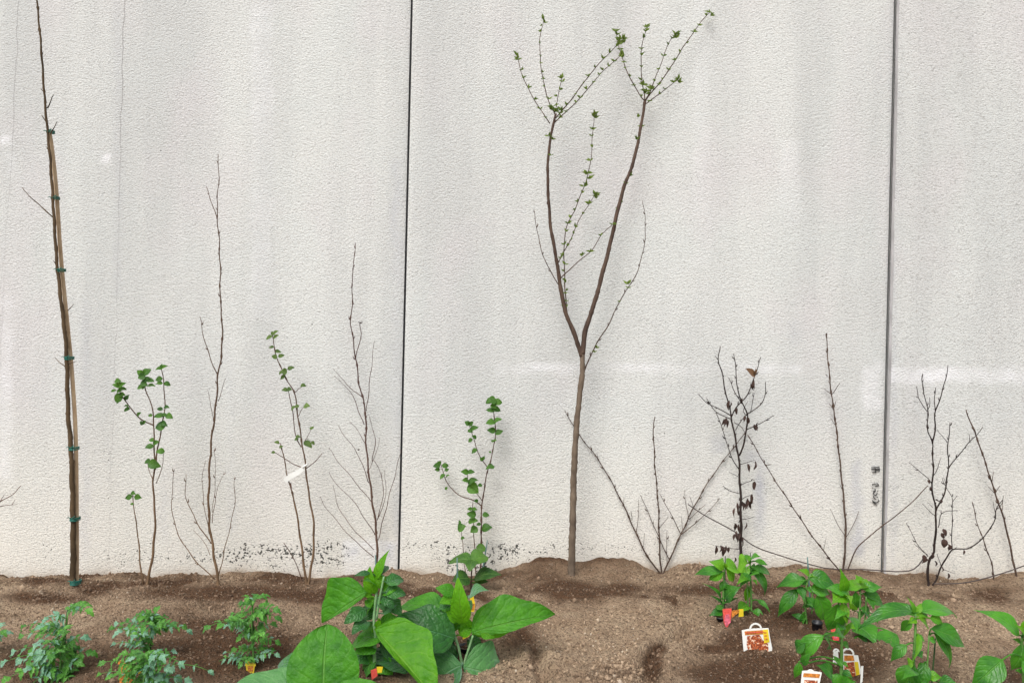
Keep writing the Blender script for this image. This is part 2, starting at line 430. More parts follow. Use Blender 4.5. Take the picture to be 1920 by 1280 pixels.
CRACKS = [((234, 0), (204, 1080), .0030, .06, .55, 0.0), ((37, 0), (2, 600), .003, .05, .4, 5.0)]
M['wall'] = wallmat()

# ---- soil
def soilmat():
    m, N, L, b = newmat('soil')
    oc = objco(N, L)
    n1 = noise(N, L, oc, 9, 4); n2 = noise(N, L, oc, 95, 4, .65); n3 = noise(N, L, oc, 320, 2)
    dry = mixc(N, L, mapr(N, L, n1, .35, .65), (.41, .285, .185), (.54, .40, .27))
    wet = mixc(N, L, mapr(N, L, n2, .35, .65), (.075, .038, .020), (.165, .09, .05))
    d = mathn(N, L, 'ADD', attr(N, L, 'damp'), mathn(N, L, 'MULTIPLY_ADD', n2, .5, -.25), clamp=True)
    col = mixc(N, L, d, dry, wet)
    col = mixc(N, L, mapr(N, L, n2, .50, .36, 0, .75), col, (.10, .062, .038))
    col = mixc(N, L, mapr(N, L, n3, .62, .72, 0, .4), col, (.42, .34, .25))
    vo = N.new('ShaderNodeTexVoronoi'); vo.inputs['Scale'].default_value = 120; L.new(oc, vo.inputs['Vector'])
    sc = N.new('ShaderNodeSeparateColor'); L.new(vo.outputs['Color'], sc.inputs[0])
    mk = mathn(N, L, 'MULTIPLY', mapr(N, L, vo.outputs['Distance'], .22, .32, 1, 0), mapr(N, L, sc.outputs[0], .93, .95, 0, .7))
    col = mixc(N, L, mk, col, (.5, .43, .35))
    mk2 = mathn(N, L, 'MULTIPLY', mapr(N, L, vo.outputs['Distance'], .25, .4, 1, 0), mapr(N, L, sc.outputs[1], .82, .9, 0, .8))
    col = mixc(N, L, mk2, col, (.07, .045, .03))
    L.new(col, b.inputs['Base Color']); b.inputs['Roughness'].default_value = .95; b.inputs['Specular IOR Level'].default_value = .15
    h = mathn(N, L, 'ADD', mathn(N, L, 'MULTIPLY', n2, 1.2), mathn(N, L, 'ADD', mathn(N, L, 'MULTIPLY', n3, .5), mathn(N, L, 'MULTIPLY', vo.outputs['Distance'], -.4)))
    bump(N, L, h, .020, 1, b)
    return m
M['soil'] = soilmat()

def grid_mesh(name, X, Y, Z, mats, attrs, smooth=True):
    ny, nx = X.shape
    me = bpy.data.meshes.new(name)
    co = np.stack([X.ravel(), Y.ravel(), Z.ravel()], 1)
    i = np.arange(ny - 1)[:, None] * nx + np.arange(nx - 1)[None, :]
    q = np.stack([i, i + 1, i + nx + 1, i + nx], -1).reshape(-1, 4)
    me.vertices.add(len(co)); me.vertices.foreach_set('co', co.ravel())
    me.loops.add(q.size); me.loops.foreach_set('vertex_index', q.ravel().astype(np.int32))
    me.polygons.add(len(q)); me.polygons.foreach_set('loop_start', (np.arange(len(q)) * 4).astype(np.int32)); me.polygons.foreach_set('loop_total', np.full(len(q), 4, np.int32))
    me.update(calc_edges=True)
    me.polygons.foreach_set('use_smooth', np.full(len(q), smooth))
    for k, v in attrs.items():
        a = me.attributes.new(k, 'FLOAT', 'POINT'); a.data.foreach_set('value', v.ravel().astype(np.float32))
    me.materials.append(mats)
    return me

# ------------------------------------------------------------------ ground
def axis(lo, hi, step, far):
    core = np.arange(lo, hi + step / 2, step); out = []; s = step; a = hi
    while a < far: s *= 1.35; a += s; out.append(a)
    o2 = []; s = step; a = lo
    while a > -far: s *= 1.35; a -= s; o2.append(a)
    return np.concatenate([o2[::-1], core, out])
gx = axis(-1.95, 1.95, .0058, 80); gy = axis(1.85, 3.34, .0058, 80)
GX, GY = np.meshgrid(gx, gy)
GZ = ground(GX, GY)
inb = (np.abs(GX) < 3) & (GY > 1.2) & (GY < 3.6)
yy = np.where(GY < 1, 1, GY)
PX, PY = to_px(GX, yy, GZ)
def blob(cx, cy, rx, ry, k=1.0):
    return k * np.exp(-(((PX - cx) / rx) ** 2 + ((PY - cy) / ry) ** 2) ** 1.5)
nz = fbm(GX * 7, GY * 9, 4, 77)
damp = 0 * GX
damp = np.maximum(damp, .85 * np.exp(-((GY - (3.03 + .10 * fbm(GX * 3, GX * 0, 3, 8))) / (.07 + .03 * nz)) ** 2) * sst(-.3, .35, nz + .25) * np.where(np.abs(PX - 1330) < 60, .3, 1))
damp = np.maximum(damp, .35 * sst(2.95, 3.15, GY) * (1 + nz))
for b_ in [(1060,1105,75,22,1),(1170,1102,60,13,.8),(1330,1105,150,14,.8),(175,1105,40,16,1),(90,1120,90,12,.9),(420,1110,180,20,.85),(640,1115,120,18,.9),(1860,1110,60,14,.8),
           (1400,1200,60,45,1),(1345,1218,50,12,.9),(1470,1165,120,40,1),(1450,1255,160,50,1.1),(1590,1240,90,60,1),(965,1195,45,28,.85),(1000,1228,12,30,.6),
           (880,1210,60,40,.9),(300,1175,90,20,.4),(400,1210,190,75,.95),(120,1250,190,55,.8),(700,1240,90,60,.8),(1225,1250,22,40,.8),(1236,1216,16,10,.9),(1150,1265,70,20,.3),(1900,1260,60,40,.7),
           (1740,1250,60,40,.4),(600,1150,60,10,.3)]:
    damp = np.maximum(damp, blob(*b_))
damp = np.clip(1.25 * damp + .5 * nz * sst(.03, .4, damp) , 0, 1)
damp = np.where(inb, damp, .3)
gm = grid_mesh('soil_bed', GX, GY, GZ, M['soil'], {'damp': damp})
go = bpy.data.objects.new('ground', gm); COL.objects.link(go); go['kind'] = 'structure'

# crumbs and pebbles lying on the soil: nobody could count them
def crumbs():
    rng = np.random.default_rng(5)
    ico = [(0,0,-1),(.72,-.53,-.45),(-.28,-.85,-.45),(-.89,0,-.45),(-.28,.85,-.45),(.72,.53,-.45),(.28,-.85,.45),(-.72,-.53,.45),(-.72,.53,.45),(.28,.85,.45),(.89,0,.45),(0,0,1)]
    fc = [(0,1,2),(1,0,5),(0,2,3),(0,3,4),(0,4,5),(1,5,10),(2,1,6),(3,2,7),(4,3,8),(5,4,9),(1,10,6),(2,6,7),(3,7,8),(4,8,9),(5,9,10),(6,10,11),(7,6,11),(8,7,11),(9,8,11),(10,9,11)]
    ico = np.array(ico); fc = np.array(fc)
    n = 60000
    x = rng.uniform(-1.9, 1.9, n); y = 1.95 + 1.33 * rng.random(n) ** .9
    cl = fbm(x * 5, y * 5, 3, 19)
    px, py = to_px(x, y, 0 * x)
    clod = np.exp(-(((px - 1160) / 70) ** 2 + ((py - 1262) / 35) ** 2))
    keep = (rng.random(n) < .45 + .9 * cl + clod); x, y, clod = x[keep], y[keep], clod[keep]; n = len(x)
    s = .0011 + .0034 * rng.random(n) ** 2.8 + .0045 * clod * rng.random(n) + .006 * rng.random(n) * (rng.random(n) > .97)
    z = ground(x, y) + s * .3
    V = ico[None] * s[:, None, None] * rng.uniform(.7, 1.25, (n, 12, 1)) * rng.uniform(.7, 1.3, (n, 1, 3)) + np.stack([x, y, z], 1)[:, None]
    Fs = (fc[None] + (np.arange(n) * 12)[:, None, None]).reshape(-1, 3)
    me = bpy.data.meshes.new('gravel'); me.from_pydata(V.reshape(-1, 3).tolist(), [], Fs.tolist())
    a = me.attributes.new('var', 'FLOAT', 'POINT'); a.data.foreach_set('value', np.repeat(rng.random(n), 12))
    dm = damp[np.clip(np.searchsorted(gy, y), 0, len(gy) - 1), np.clip(np.searchsorted(gx, x), 0, len(gx) - 1)]
    a = me.attributes.new('damp', 'FLOAT', 'POINT'); a.data.foreach_set('value', np.repeat(dm, 12))
    m, N, L, b = newmat('crumb')
    r = N.new('ShaderNodeValToRGB'); L.new(attr(N, L, 'var'), r.inputs[0])
    e = r.color_ramp.elements; e[0].color = (.15, .10, .062, 1); e[0].position = 0; e[1].color = (.36, .26, .17, 1); e[1].position = .55
    q = e.new(.955); q.color = (.42, .31, .21, 1); q = e.new(.99); q.color = (.50, .42, .32, 1)
    L.new(mixc(N, L, mathn(N, L, 'MULTIPLY', attr(N, L, 'damp'), .8), r.outputs[0], mixc(N, L, attr(N, L, 'var'), (.06, .032, .018), (.19, .115, .07))), b.inputs['Base Color']); b.inputs['Roughness'].default_value = .95
    me.materials.append(m)
    o = bpy.data.objects.new('gravel', me); COL.objects.link(o); o['kind'] = 'stuff'; o['label'] = 'loose crumbs and pebbles scattered over the brown soil'; o['category'] = 'gravel'
crumbs()

# ------------------------------------------------------------------ the wall
JX = [P(757, 640, WALLY).x, P(1664, 640, WALLY).x]
PW = JX[1] - JX[0]; GAP = .0088; TOP = 4.2
wall = empty('concrete_wall', (0, WALLY, 0), 'tall off-white stuccoed concrete wall with dark vertical joints behind the planting bed', 'wall')
edges = [JX[0] - 2 * PW, JX[0] - PW, JX[0], JX[1], JX[1] + PW, JX[1] + 2 * PW]
def wall_attrs(X, Z):
    px = 960 + FPX * (X / WALLY * CA + (Z - CAMZ) / WALLY * SA); py = 640 - FPX * (-X / WALLY * SA + (Z - CAMZ) / WALLY * CA)
    n = fbm(X * 8, Z * 8, 4, 5); n2 = fbm(X * 22, Z * 22, 3, 6)
    def rect(x0, y0, x1, y1, k, e=10):
        j = 8 * n2
        return k * sst(x0 - e, x0 + e, px + j) * sst(x1 + e, x1 - e, px + j) * sst(y0 - e, y0 + e, py + j) * sst(y1 + e, y1 - e, py + j)
    mil = 0 * X; wh = 0 * X; stain_shd = 0 * X
    for r in [(205,1020,330,1060,.55),(215,1035,232,1075,.8),(330,1030,480,1056,.95),(190,1020,205,1075,.9),(195,840,216,905,.6),(440,1018,640,1048,.95),(480,950,488,985,1),(570,1015,655,1062,.9),(440,1045,640,1075,.7),
              (750,1010,830,1035,1.0),(830,1015,935,1070,.9),(745,1060,775,1082,.5),(930,1015,980,1055,1.0),(980,1020,1200,1035,.75),(1190,980,1290,1060,.4),(740,650,752,720,.8),(736,880,744,980,.6),
              (1530,985,1560,1040,.5),(1430,890,1445,935,.6),(1634,1030,1650,1065,.9),(1690,1035,1760,1090,.25),(60,1000,110,1060,.35),(150,930,165,1000,.5),(1080,870,1110,900,.3),(60,460,75,472,.9),(1240,320,1330,390,.35),(1700,665,1712,680,.9)]:
        mil = np.maximum(mil, rect(*r, 12))
    mil = np.maximum(mil, .62 * np.exp(-((py - 1042) / 22) ** 2) * sst(150, 330, px) * sst(1330, 900, px) * np.where((px > 660) & (px < 745), .1, 1))
    mil = mil * (.55 + .9 * n + .5)
    for r in [(1420,682,1500,700,.6),(1618,690,1652,765,.45),(1662,690,2000,716,.75),(930,682,1420,698,.45),(1640,680,1700,700,.3),(0,258,24,272,.9),(190,288,207,302,.9),(0,560,22,900,.35),(15,290,30,330,.4),
              (642,1012,744,1078,.6),(470,0,510,600,.22),(1300,0,1330,500,.12),(1460,260,1500,420,.2)]:
        wh = np.maximum(wh, rect(*r, 8))
    wh *= np.clip(.8 + .9 * n, .1, 1.3)
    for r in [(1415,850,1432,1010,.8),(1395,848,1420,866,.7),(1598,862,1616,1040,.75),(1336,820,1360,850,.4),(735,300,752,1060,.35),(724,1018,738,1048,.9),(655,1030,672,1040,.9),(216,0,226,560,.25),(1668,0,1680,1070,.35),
              (1480,600,1500,650,.2),(152,560,166,1050,.28),(426,660,440,1000,.18),(560,700,590,720,.1),(300,880,316,1020,.2)]:  # upright bands right of stems are soft shadows painted in among stains
        stain_shd = np.maximum(stain_shd, rect(*r, 9))
    stain_shd *= np.clip(.85 + .8 * n, .1, 1.2)
    crest = np.interp(X, _cx, _cz); spl = np.clip(np.exp(-np.clip(Z - crest, 0, 9) / .016) * (.75 + 1.2 * n2) + .22 * np.exp(-np.clip(Z - crest, 0, 9) / .06) * np.clip(.6 + n, 0, 1), 0, 1)
    return {'splash': spl, 'mildew': np.clip(mil, 0, 1.2), 'white': np.clip(wh, 0, 1), 'stain_shade': np.clip(stain_shd, 0, 1)}
for i in range(5):
    x0 = edges[i] + GAP * .5; x1 = edges[i + 1] - GAP * .5
    xs = np.linspace(x0, x1, 170); zs = np.linspace(-.3, TOP, 380)
    X, Z = np.meshgrid(xs, zs)
    dy = .0012 * fbm(X * 5 + i, Z * 5, 3, 9) + (.004 if i == 3 else 0) * -1
    # slightly rounded arrises at the joints
    e = np.minimum(X - x0, x1 - X); dy = dy + .004 * (1 - sst(0, .008, e))
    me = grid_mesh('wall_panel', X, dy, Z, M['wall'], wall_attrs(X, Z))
    import bmesh
    bm = bmesh.new(); bm.from_mesh(me)
    lay = [bm.verts.layers.float.get(k) for k in ('mildew', 'white', 'stain_shade', 'splash')]
    vv = []
    for (x, y, z) in [(x0,.006,-.3),(x1,.006,-.3),(x1,.006,TOP),(x0,.006,TOP),(x0,.2,-.3),(x1,.2,-.3),(x1,.2,TOP),(x0,.2,TOP)]: vv.append(bm.verts.new((x, y, z)))
    for f in [(0,1,5,4),(1,2,6,5),(2,3,7,6),(3,0,4,7),(4,5,6,7)]: bm.faces.new([vv[k] for k in f])
    bm.to_mesh(me); bm.free()
    o = bpy.data.objects.new('wall_panel', me); COL.objects.link(o); o.parent = wall
for j, x in enumerate(edges[1:-1]):
    mb = MB(); box(mb, (x - GAP * .49, WALLY + .009, -.28), (x + GAP * .49, WALLY + .19, TOP - .02))
    mb.build('joint_seal', M['seal'] if j != 2 else M['seal_grey'], wall, smooth=False)
# smeared sealant beside the right joint
mb = MB()
xs_ = [JX[1] + .0045 + .0, 0]
for k in range(60):
    z0 = -.1 + k * TOP / 60; z1 = z0 + TOP / 60
    w0 = .009 + .004 * float(fbm(k * .3, 1, 2, 4)); 
    box(mb, (JX[1] + GAP * .5 + .0006, WALLY - .0062, z0), (JX[1] + GAP * .5 + w0, WALLY - .0015, z1 - .0002))
mb.build('sealant_bead', M['caulk'], wall, smooth=False)
# hand-painted marks beside the right joint, rotated a quarter turn
ST = [[(1634,876),(1649,875)],[(1634,879),(1650,878)],[(1641,876),(1642,886)],[(1648,876),(1649,883)],[(1636,885),(1643,884)],[(1643,881),(1649,882)],
      [(1636,907),(1646,906)],[(1641,911),(1648,910)],[(1636,907),(1636,910)],[(1646,906),(1647,911)],[(1636,914),(1637,914.8)],
      [(1640,915),(1641,919),(1637,925)],[(1637,921),(1642,920)],[(1645,919.5),(1646.5,920.5)],[(1638,926),(1641,928),(1644,926),(1645,924)],
      [(1637,929),(1639,933),(1643,936)],[(1644,932),(1646,931)],[(1635.5,937),(1638,940),(1643,942)],[(1636,939),(1640,943),(1645,941),(1648,939),(1647,936)],[(1640,944),(1644,946)]]
mb = MB()
for s in ST:
    pts = [P(a, b, WALLY - .0065) for a, b in s]
    path = crom(pts, .004); tube(mb, path, [.0019] * len(path), 5)
mk = mb.build('painted_mark', M['ink'], wall)

# ------------------------------------------------------------------ woody plants
class Plant:
    """A woody plant described by its stems; every stem keeps its own real depth."""
    def __init__(s, name, label, cat, base, bark, d=None, seed=1, group=None):
        s.rng = random.Random(seed); s.bark = bark
        s.d = d or hit(*base); s.base = base
        s.e = empty(name, P(base[0], base[1], s.d), label, cat, group)
        s.nodes = []; s.lv = MB(); s.nst = 0
    def depth_at(s, x, y):
        if not s.nodes: return s.d
        return min(s.nodes, key=lambda n: (n[0] - x) ** 2 + (n[1] - y) ** 2)[2]
    def nearest(s, x, y): return min(s.nodes, key=lambda n: (n[0] - x) ** 2 + (n[1] - y) ** 2)
    def stem(s, pts, w0, w1, dy=None, nodes=0, name='branch', jit=.6, bark=None, sink=False, buds=0):
        rng = s.rng
        d0 = s.depth_at(*pts[0])
        if dy is None: dy = rng.uniform(-.07, .045) if s.nst else rng.uniform(-.02, .02)
        L = [0]
        for a, b in zip(pts[:-1], pts[1:]): L.append(L[-1] + math.hypot(b[0] - a[0], b[1] - a[1]))
        p3 = [Vector((a, b, 0)) for a, b in pts]
        fine = crom(p3, 5)
        tot = sum((fine[i + 1] - fine[i]).length for i in range(len(fine) - 1)) or 1
        acc = 0; path = []; rad = []; ph = rng.random() * 9
        for i, q in enumerate(fine):
            if i: acc += (q - fine[i - 1]).length
            t = acc / tot; d = min(d0 + dy * t ** 1.2, WALLY - .012)
            jx = jit * math.sin(acc * .11 + ph) * (1 if 0 < i < len(fine) - 1 else 0) + rng.uniform(-.25, .25) * jit
            if i == 0: jx = 0
            pos = P(q.x + jx, q.y, d); path.append(pos)
            w = w0 + (w1 - w0) * (t ** .8 if w0 < 12 else t)
            k = 1 + .10 * rng.uniform(-1, 1)
            if nodes and i and int(acc / nodes) != int((acc - 5) / nodes): k = 1.7 if w < 4 else 1.14
            rad.append(w * (.47 if w0 > 9 else .36 if nodes else .42) * d / FPX * k); s.nodes.append((q.x + jx, q.y, d))
        if sink:
            g = path[0] - Vector((0, 0, .05)); path.insert(0, g); rad.insert(0, rad[0] * 1.15); rad[1] *= 1.12
        mb = MB(); tube(mb, path, rad, 8 if w0 > 5 else 5)
        if buds:
            a2 = 0; sgn = 1
            for i in range(2, len(path) - 1):
                a2 += 5
                if a2 >= buds * rng.uniform(.7, 1.3):
                    a2 = 0; sgn = -sgn
                    T = (path[i] - path[i - 1]).normalized(); S = T.cross(Vector((0, -1, 0))).normalized() * sgn
                    S = (S + Vector((0, rng.uniform(-.6, .6), 0))).normalized()
                    st = path[i]; l = rng.uniform(2.4, 4.6) * s.d / FPX
                    tube(mb, [st, st + (S + T * .9) * l * .6, st + (S * .8 + T * 1.6) * l], [l * .27, l * .24, l * .05], 4)
        s.nst += 1
        return mb.build(name, bark or s.bark, s.e)
    def leaves(s, lst, size=13, shape='ovate', name='foliage', mat='leaf_small', droop=.35):
        """leaf centres (x, y[, size]); each grows from the nearest stem"""
        mb = MB(); rng = s.rng
        for it in lst:
            x, y = it[0], it[1]; sz = (it[2] if len(it) > 2 else size) * 1.15
            nx, ny, d = s.nearest(x, y)
            dx, dy_ = x - nx, y - ny; dist = math.hypot(dx, dy_)
            if dist < sz * .25:
                a = rng.choice([rng.uniform(-.5, .6), math.pi - rng.uniform(-.5, .6)]); dx, dy_ = math.cos(a), math.sin(a)
                bx, by = x - dx * sz * .3, y - dy_ * sz * .3; depth_t = d - .012
            else:
                dx /= dist; dy_ /= dist; bx, by = x - dx * sz * .5, y - dy_ * sz * .5; depth_t = d + rng.uniform(-.02, .01)
            dep = min(d, WALLY - .03)
            B = P(bx, by, dep - .003); T = P(x + dx * sz * .5, y + dy_ * sz * .5 + rng.uniform(-.1, .25) * sz * droop, min(depth_t, WALLY - .02))
            A = P(nx, ny, dep)
            if (A - B).length > .002: tube(mb, [A, (A + B) / 2 + Vector((0, 0, .001)), B], [.0009, .0008, .0007], 4)
            leaf(mb, B, T, (rng.uniform(-.5, .5), rng.uniform(-1.2, -.5), rng.uniform(.2, 1.0)), sz * rng.uniform(.62, .9) * d / FPX, shape, .06, .25, .08, .1, nt=7, ns=2, rng=rng)
        return mb.build(name, M[mat], s.e)
    def buds(s, lst, size=8, n=3, name='young_leaves', mat='bud'):
        mb = MB(); rng = s.rng
        for (x, y, k) in lst:
            nx, ny, d = s.nearest(x, y); c = P(x, y, d - .002)
            for q in range(n if k <= 1 else int(n * k)):
                a = rng.uniform(0, 2 * math.pi); l = size * rng.uniform(.7, 1.25) * d / FPX * min(k, 1.3)
                dr = Vector((math.cos(a), rng.uniform(-.7, .5), abs(math.sin(a)) * .9 + .15)).normalized()
                leaf(mb, c, c + dr * l, (rng.uniform(-.4, .4), -1, .3), l * .42, 'lance', .08, .3, .05, .05, nt=4, ns=1, rng=rng)
        return mb.build(name, M[mat], s.e)

# --- edge plant, mostly outside the frame on the left
p = Plant('shrub', 'bare reddish twigs poking into view at the left edge above the soil', 'shrub', (-70, 1100), M['twig_red'], seed=2)
p.stem([(-70,1100),(-62,1030),(-40,975),(-14,950)], 5, 3.5, sink=True, name='stem')
p.stem([(-14,950),(4,938),(24,926),(39,910)], 3, 1.3); p.stem([(-14,952),(12,947),(32,945)], 2.4, 1.1); p.stem([(0,940),(8,928)], 1.5, 1); p.stem([(22,946),(28,936)],1.3,.9)

# --- tall staked sapling
p = Plant('sapling', 'tall thin brown sapling lashed to a wooden stake, tallest plant at far left', 'tree', (137, 1093), M['bark_staked'], seed=3)
p.stem([(137,1093),(137,971),(133,840),(128,779),(125,669),(119,600),(114,560),(107,494),(103,438),(99,372),(94,298),(89,245),(83,175),(77,88),(69,0),(60,-80),(56,-150)], 11.5, 2.5, dy=-.02, sink=True, name='trunk', nodes=45, buds=38)
p.stem([(100,408),(75,385),(58,371),(42,352)], 3.2, 1.6, name='twig'); p.stem([(89,203),(95,190),(100,178)], 3, 1.8, name='twig'); p.stem([(95,252),(101,240),(107,228)], 2.6, 1.5, name='twig')
p.stem([(84,176),(77,167)], 2.5, 1.5, name='twig'); p.stem([(86,228),(78,216)], 2.5, 1.5, name='twig'); p.stem([(127,582),(133,576),(139,570)], 2.2, 1.2, name='twig'); p.stem([(123,687),(113,680),(104,671)], 2.6, 1.4, name='twig')
p.stem([(129,682),(143,677)], 2.2, 1.2, name='twig'); p.stem([(104,494),(100,489)], 2.2, 1.4, name='twig')
DT = p.d
e = empty('stake', P(145, 1093, DT + .012), 'pale square wooden stake tied behind the tall sapling at far left', 'stake')
mb = MB(); pts = [(145,1110),(144,1085),(144,997),(142,822),(135,700),(128,625),(114,481),(105,350),(96,268),(92,243)]
path = crom([P(a, b, DT + .013) for a, b in pts], .03); tube(mb, path, [.0082] * (len(path) - 1) + [.0075], 4)
mb.build('pole', M['stake'], e, smooth=False)
for (x, y, w) in [(92,248,7),(101,372,8),(112,507,9),(127,671,10),(136,840,11),(138,972,11.5),(139,1091,13)]:
    mb = MB(); r = w * .5 * DT / FPX + .0035; c = P(x + 3, y, DT + .006)
    for k in range(3 if y < 1000 else 4):
        ring = []
        for q in range(17):
            a = 2 * math.pi * q / 16
            ring.append(c + Vector(((r + .001) * math.cos(a), (r + .007) * math.sin(a), .0035 * (k - 1) + .0016 * math.sin(a + k))))
        tube(mb, ring, [.0019] * 17, 5, cap=False)
    kx = P(x - w * .4, y, DT - .014)
    tube(mb, [kx, kx + Vector((-.008, -.004, .006)), kx + Vector((-.014, -.004, .002))], [.0017, .0015, .001], 5)
    tube(mb, [kx, kx + Vector((.012, -.006, .007)), kx + Vector((.017, -.006, .012))], [.0017, .0015, .001], 5)
    mb.build('tie', M['tie'], e)

# --- small leafy shrub right of the staked sapling
def S(ox, oy, sc, lst): return [tuple([ox + q[0] * sc, oy + q[1] * sc] + list(q[2:])) for q in lst]
p = Plant('shrub', 'small leafy shrub with three green-tipped branches right of the staked sapling', 'shrub', (276, 1094), M['twig_tan'], seed=4)
p.stem([(276,1094),(283,1060),(287,1033),(291,976),(287,910),(289,885),(290,858),(289,826),(288,796),(288,778),(282,754),(273,729),(269,702)], 6.5, 2.2, sink=True, name='stem', dy=-.02)
p.stem([(291,880),(292,867),(298,828),(305,792),(309,763),(308,729),(306,709),(302,690)], 3.6, 2)
p.stem([(288,797),(267,787),(249,770),(235,751),(226,736),(220,717)], 3.4, 2)
p.stem([(293,905),(305,873),(306,846)], 2, 1.2); p.stem([(287,900),(281,885),(276,865)], 2, 1.2)
p.stem([(268,1080),(265,1074),(258,998),(252,960),(249,925)], 4, 2, name='stem', sink=True)
p.leaves(S(190,670,.1796,[(165,245,13),(155,290,14),(210,285,15),(220,330,14),(190,350,12),(180,425,18),(180,460,12),(205,390,14),(270,415,12),(265,545,11),(262,505,8),(125,350,10),(405,155,14),(480,150,16),(430,200,17),(440,265,14),(510,245,13),(520,292,14),(400,315,11),(440,310,11),(470,225,13),
  (600,115,12),(650,100,13),(628,95,10),(600,225,13),(605,270,12),(690,275,12),(675,515,11),(610,535,11),(600,615,20),(650,600,13),(712,612,12),(630,720,22),(655,690,12),(525,862,11),(570,888,11),(500,930,16),(615,980,15),(540,1110,26),(480,1085,12),(395,590,8),(445,680,9),(420,685,8),(510,605,8)]), 13)
p.leaves([(241,932,14),(259,932,14),(249,924,10),(247,944,7)], 12, 'lance', 'tip_leaves')

# --- bare sapling
p = Plant('sapling', 'leafless brown sapling with one tall wavy stem, between two leafy shrubs at left', 'tree', (409, 1096), M['bark'], seed=5)
p.bark = M['twig_tan']
p.stem([(409,1096),(405,1060),(400,1033),(392,971),(392,901),(396,831),(405,757),(409,700),(416,656),(416,595),(413,560),(413,503),(410,438),(407,394),(410,333),(409,289)], 7.5, 1.6, dy=.0, sink=True, name='trunk', nodes=33, jit=1.0, buds=40)
for b_ in [([(407,411),(396,376),(387,350)],2.2,1.2),([(407,700),(392,665),(381,626),(375,593)],2.8,1.3),([(409,752),(418,725),(424,709)],1.6,.9),([(400,790),(396,760),(389,731)],1.6,.9),
           ([(402,1085),(363,1046),(333,998),(322,945),(327,879)],2.8,1.2),([(396,1019),(368,976),(348,928),(349,888)],2.8,1.2),([(392,1000),(381,932),(380,890),(385,862)],1.8,.9),
           ([(411,1075),(427,1006),(440,945),(439,893)],2.4,1.1),([(398,980),(405,928),(420,884)],1.8,.9),([(394,1040),(380,1012),(363,993)],1.6,.8),([(398,960),(404,900),(402,840)],1.4,.8)]:
    p.stem(*b_, jit=.9, buds=45)

# --- leafy shrub with a white tag
p = Plant('shrub', 'twin-stemmed brown shrub with sparse green leaves that carries a white paper tag', 'shrub', (577, 1094), M['twig_tan'], seed=6)
p.stem([(578,1094),(583,1065),(587,1041),(588,980),(578,919),(572,866),(567,835),(560,789),(554,746),(549,729),(536,709),(521,675),(514,651),(511,629)], 6.5, 2.2, sink=True, name='stem', nodes=30, dy=-.02)
p.stem([(574,1092),(563,1006),(552,940),(541,901),(532,857),(526,831)], 7, 2.4, sink=True, name='stem', nodes=28, dy=-.03)
p.bark = M['twig_red']
for b_ in [([(565,838),(555,818),(548,767),(542,738),(540,726)],2.6,1.8),([(572,879),(592,864),(604,850)],2.3,1.6),([(569,877),(551,870),(534,859),(514,847)],2.2,1.6),([(571,828),(578,815),(584,804)],1.8,1),
           ([(553,735),(560,729),(567,724)],1.8,1),([(560,780),(566,766),(575,761)],1.6,1),([(566,1085),(550,1045),(532,1017)],2.4,1.6),([(545,905),(548,925)],3,2)]:
    p.stem(*b_, jit=.4)
p.leaves(S(490,610,.2421,[(60,95,12),(115,85,11),(110,55,11),(75,170,9),(130,205,12),(155,235,11),(105,245,12),(180,360,14),(165,402,12),(150,368,8),(230,330,12),(182,500,11),(210,495,11),(320,465,11),(280,625,10),(250,640,10),(345,625,13),(275,880,9),(285,860,8),(362,922,17),(400,910,8),(395,792,9),(120,905,9),(150,940,8),(95,982,8),(85,60,8)]), 11, mat='leaf_dull')
TD = p.depth_at(571, 875) - .012
def strip(name, label, cat, quad, d, mat, parts=(), th=.0008, bend=.0):
    c = P(sum(q[0] for q in quad) / len(quad), sum(q[1] for q in quad) / len(quad), d)
    e = empty(name, c, label, cat)
    return e
e = strip('plant_tag', 'blank white paper tag looped round the leafy shrub stem', 'tag', [(532,900),(567,878)], TD, None)
mb = MB(); a0, a1 = P(531, 897, TD - .01), P(536, 906, TD - .01); b0, b1 = P(566, 874, TD), P(570, 881, TD)
vs_ = []; n = 8
for i in range(n + 1):
    t = i / n; off = Vector((0, -.006 * math.sin(math.pi * t), .002 * math.sin(6 * t)))
    for A, B in ((a0, b0), (a1, b1)): vs_.append(A.lerp(B, t) + off)
    for A, B in ((a1, b1), (a0, b0)): vs_.append(A.lerp(B, t) + off + Vector((0, .0009, 0)))
fs_ = [(i*4+k, i*4+(k+1)%4, (i+1)*4+(k+1)%4, (i+1)*4+k) for i in range(n) for k in range(4)] + [(0,3,2,1),(n*4,n*4+1,n*4+2,n*4+3)]
mb.add(vs_, fs_); mb.build('strip', M['white'], e, smooth=False)
mb = MB(); c = P(572, 873, TD + .010)
tube(mb, [c + Vector((.0085 * math.cos(a), .012 * math.sin(a), .008 * math.cos(a) * .8)) for a in [2 * math.pi * k / 14 for k in range(15)]], [.0042] * 15, 5, cap=False)
mb.build('loop', M['white'], e)

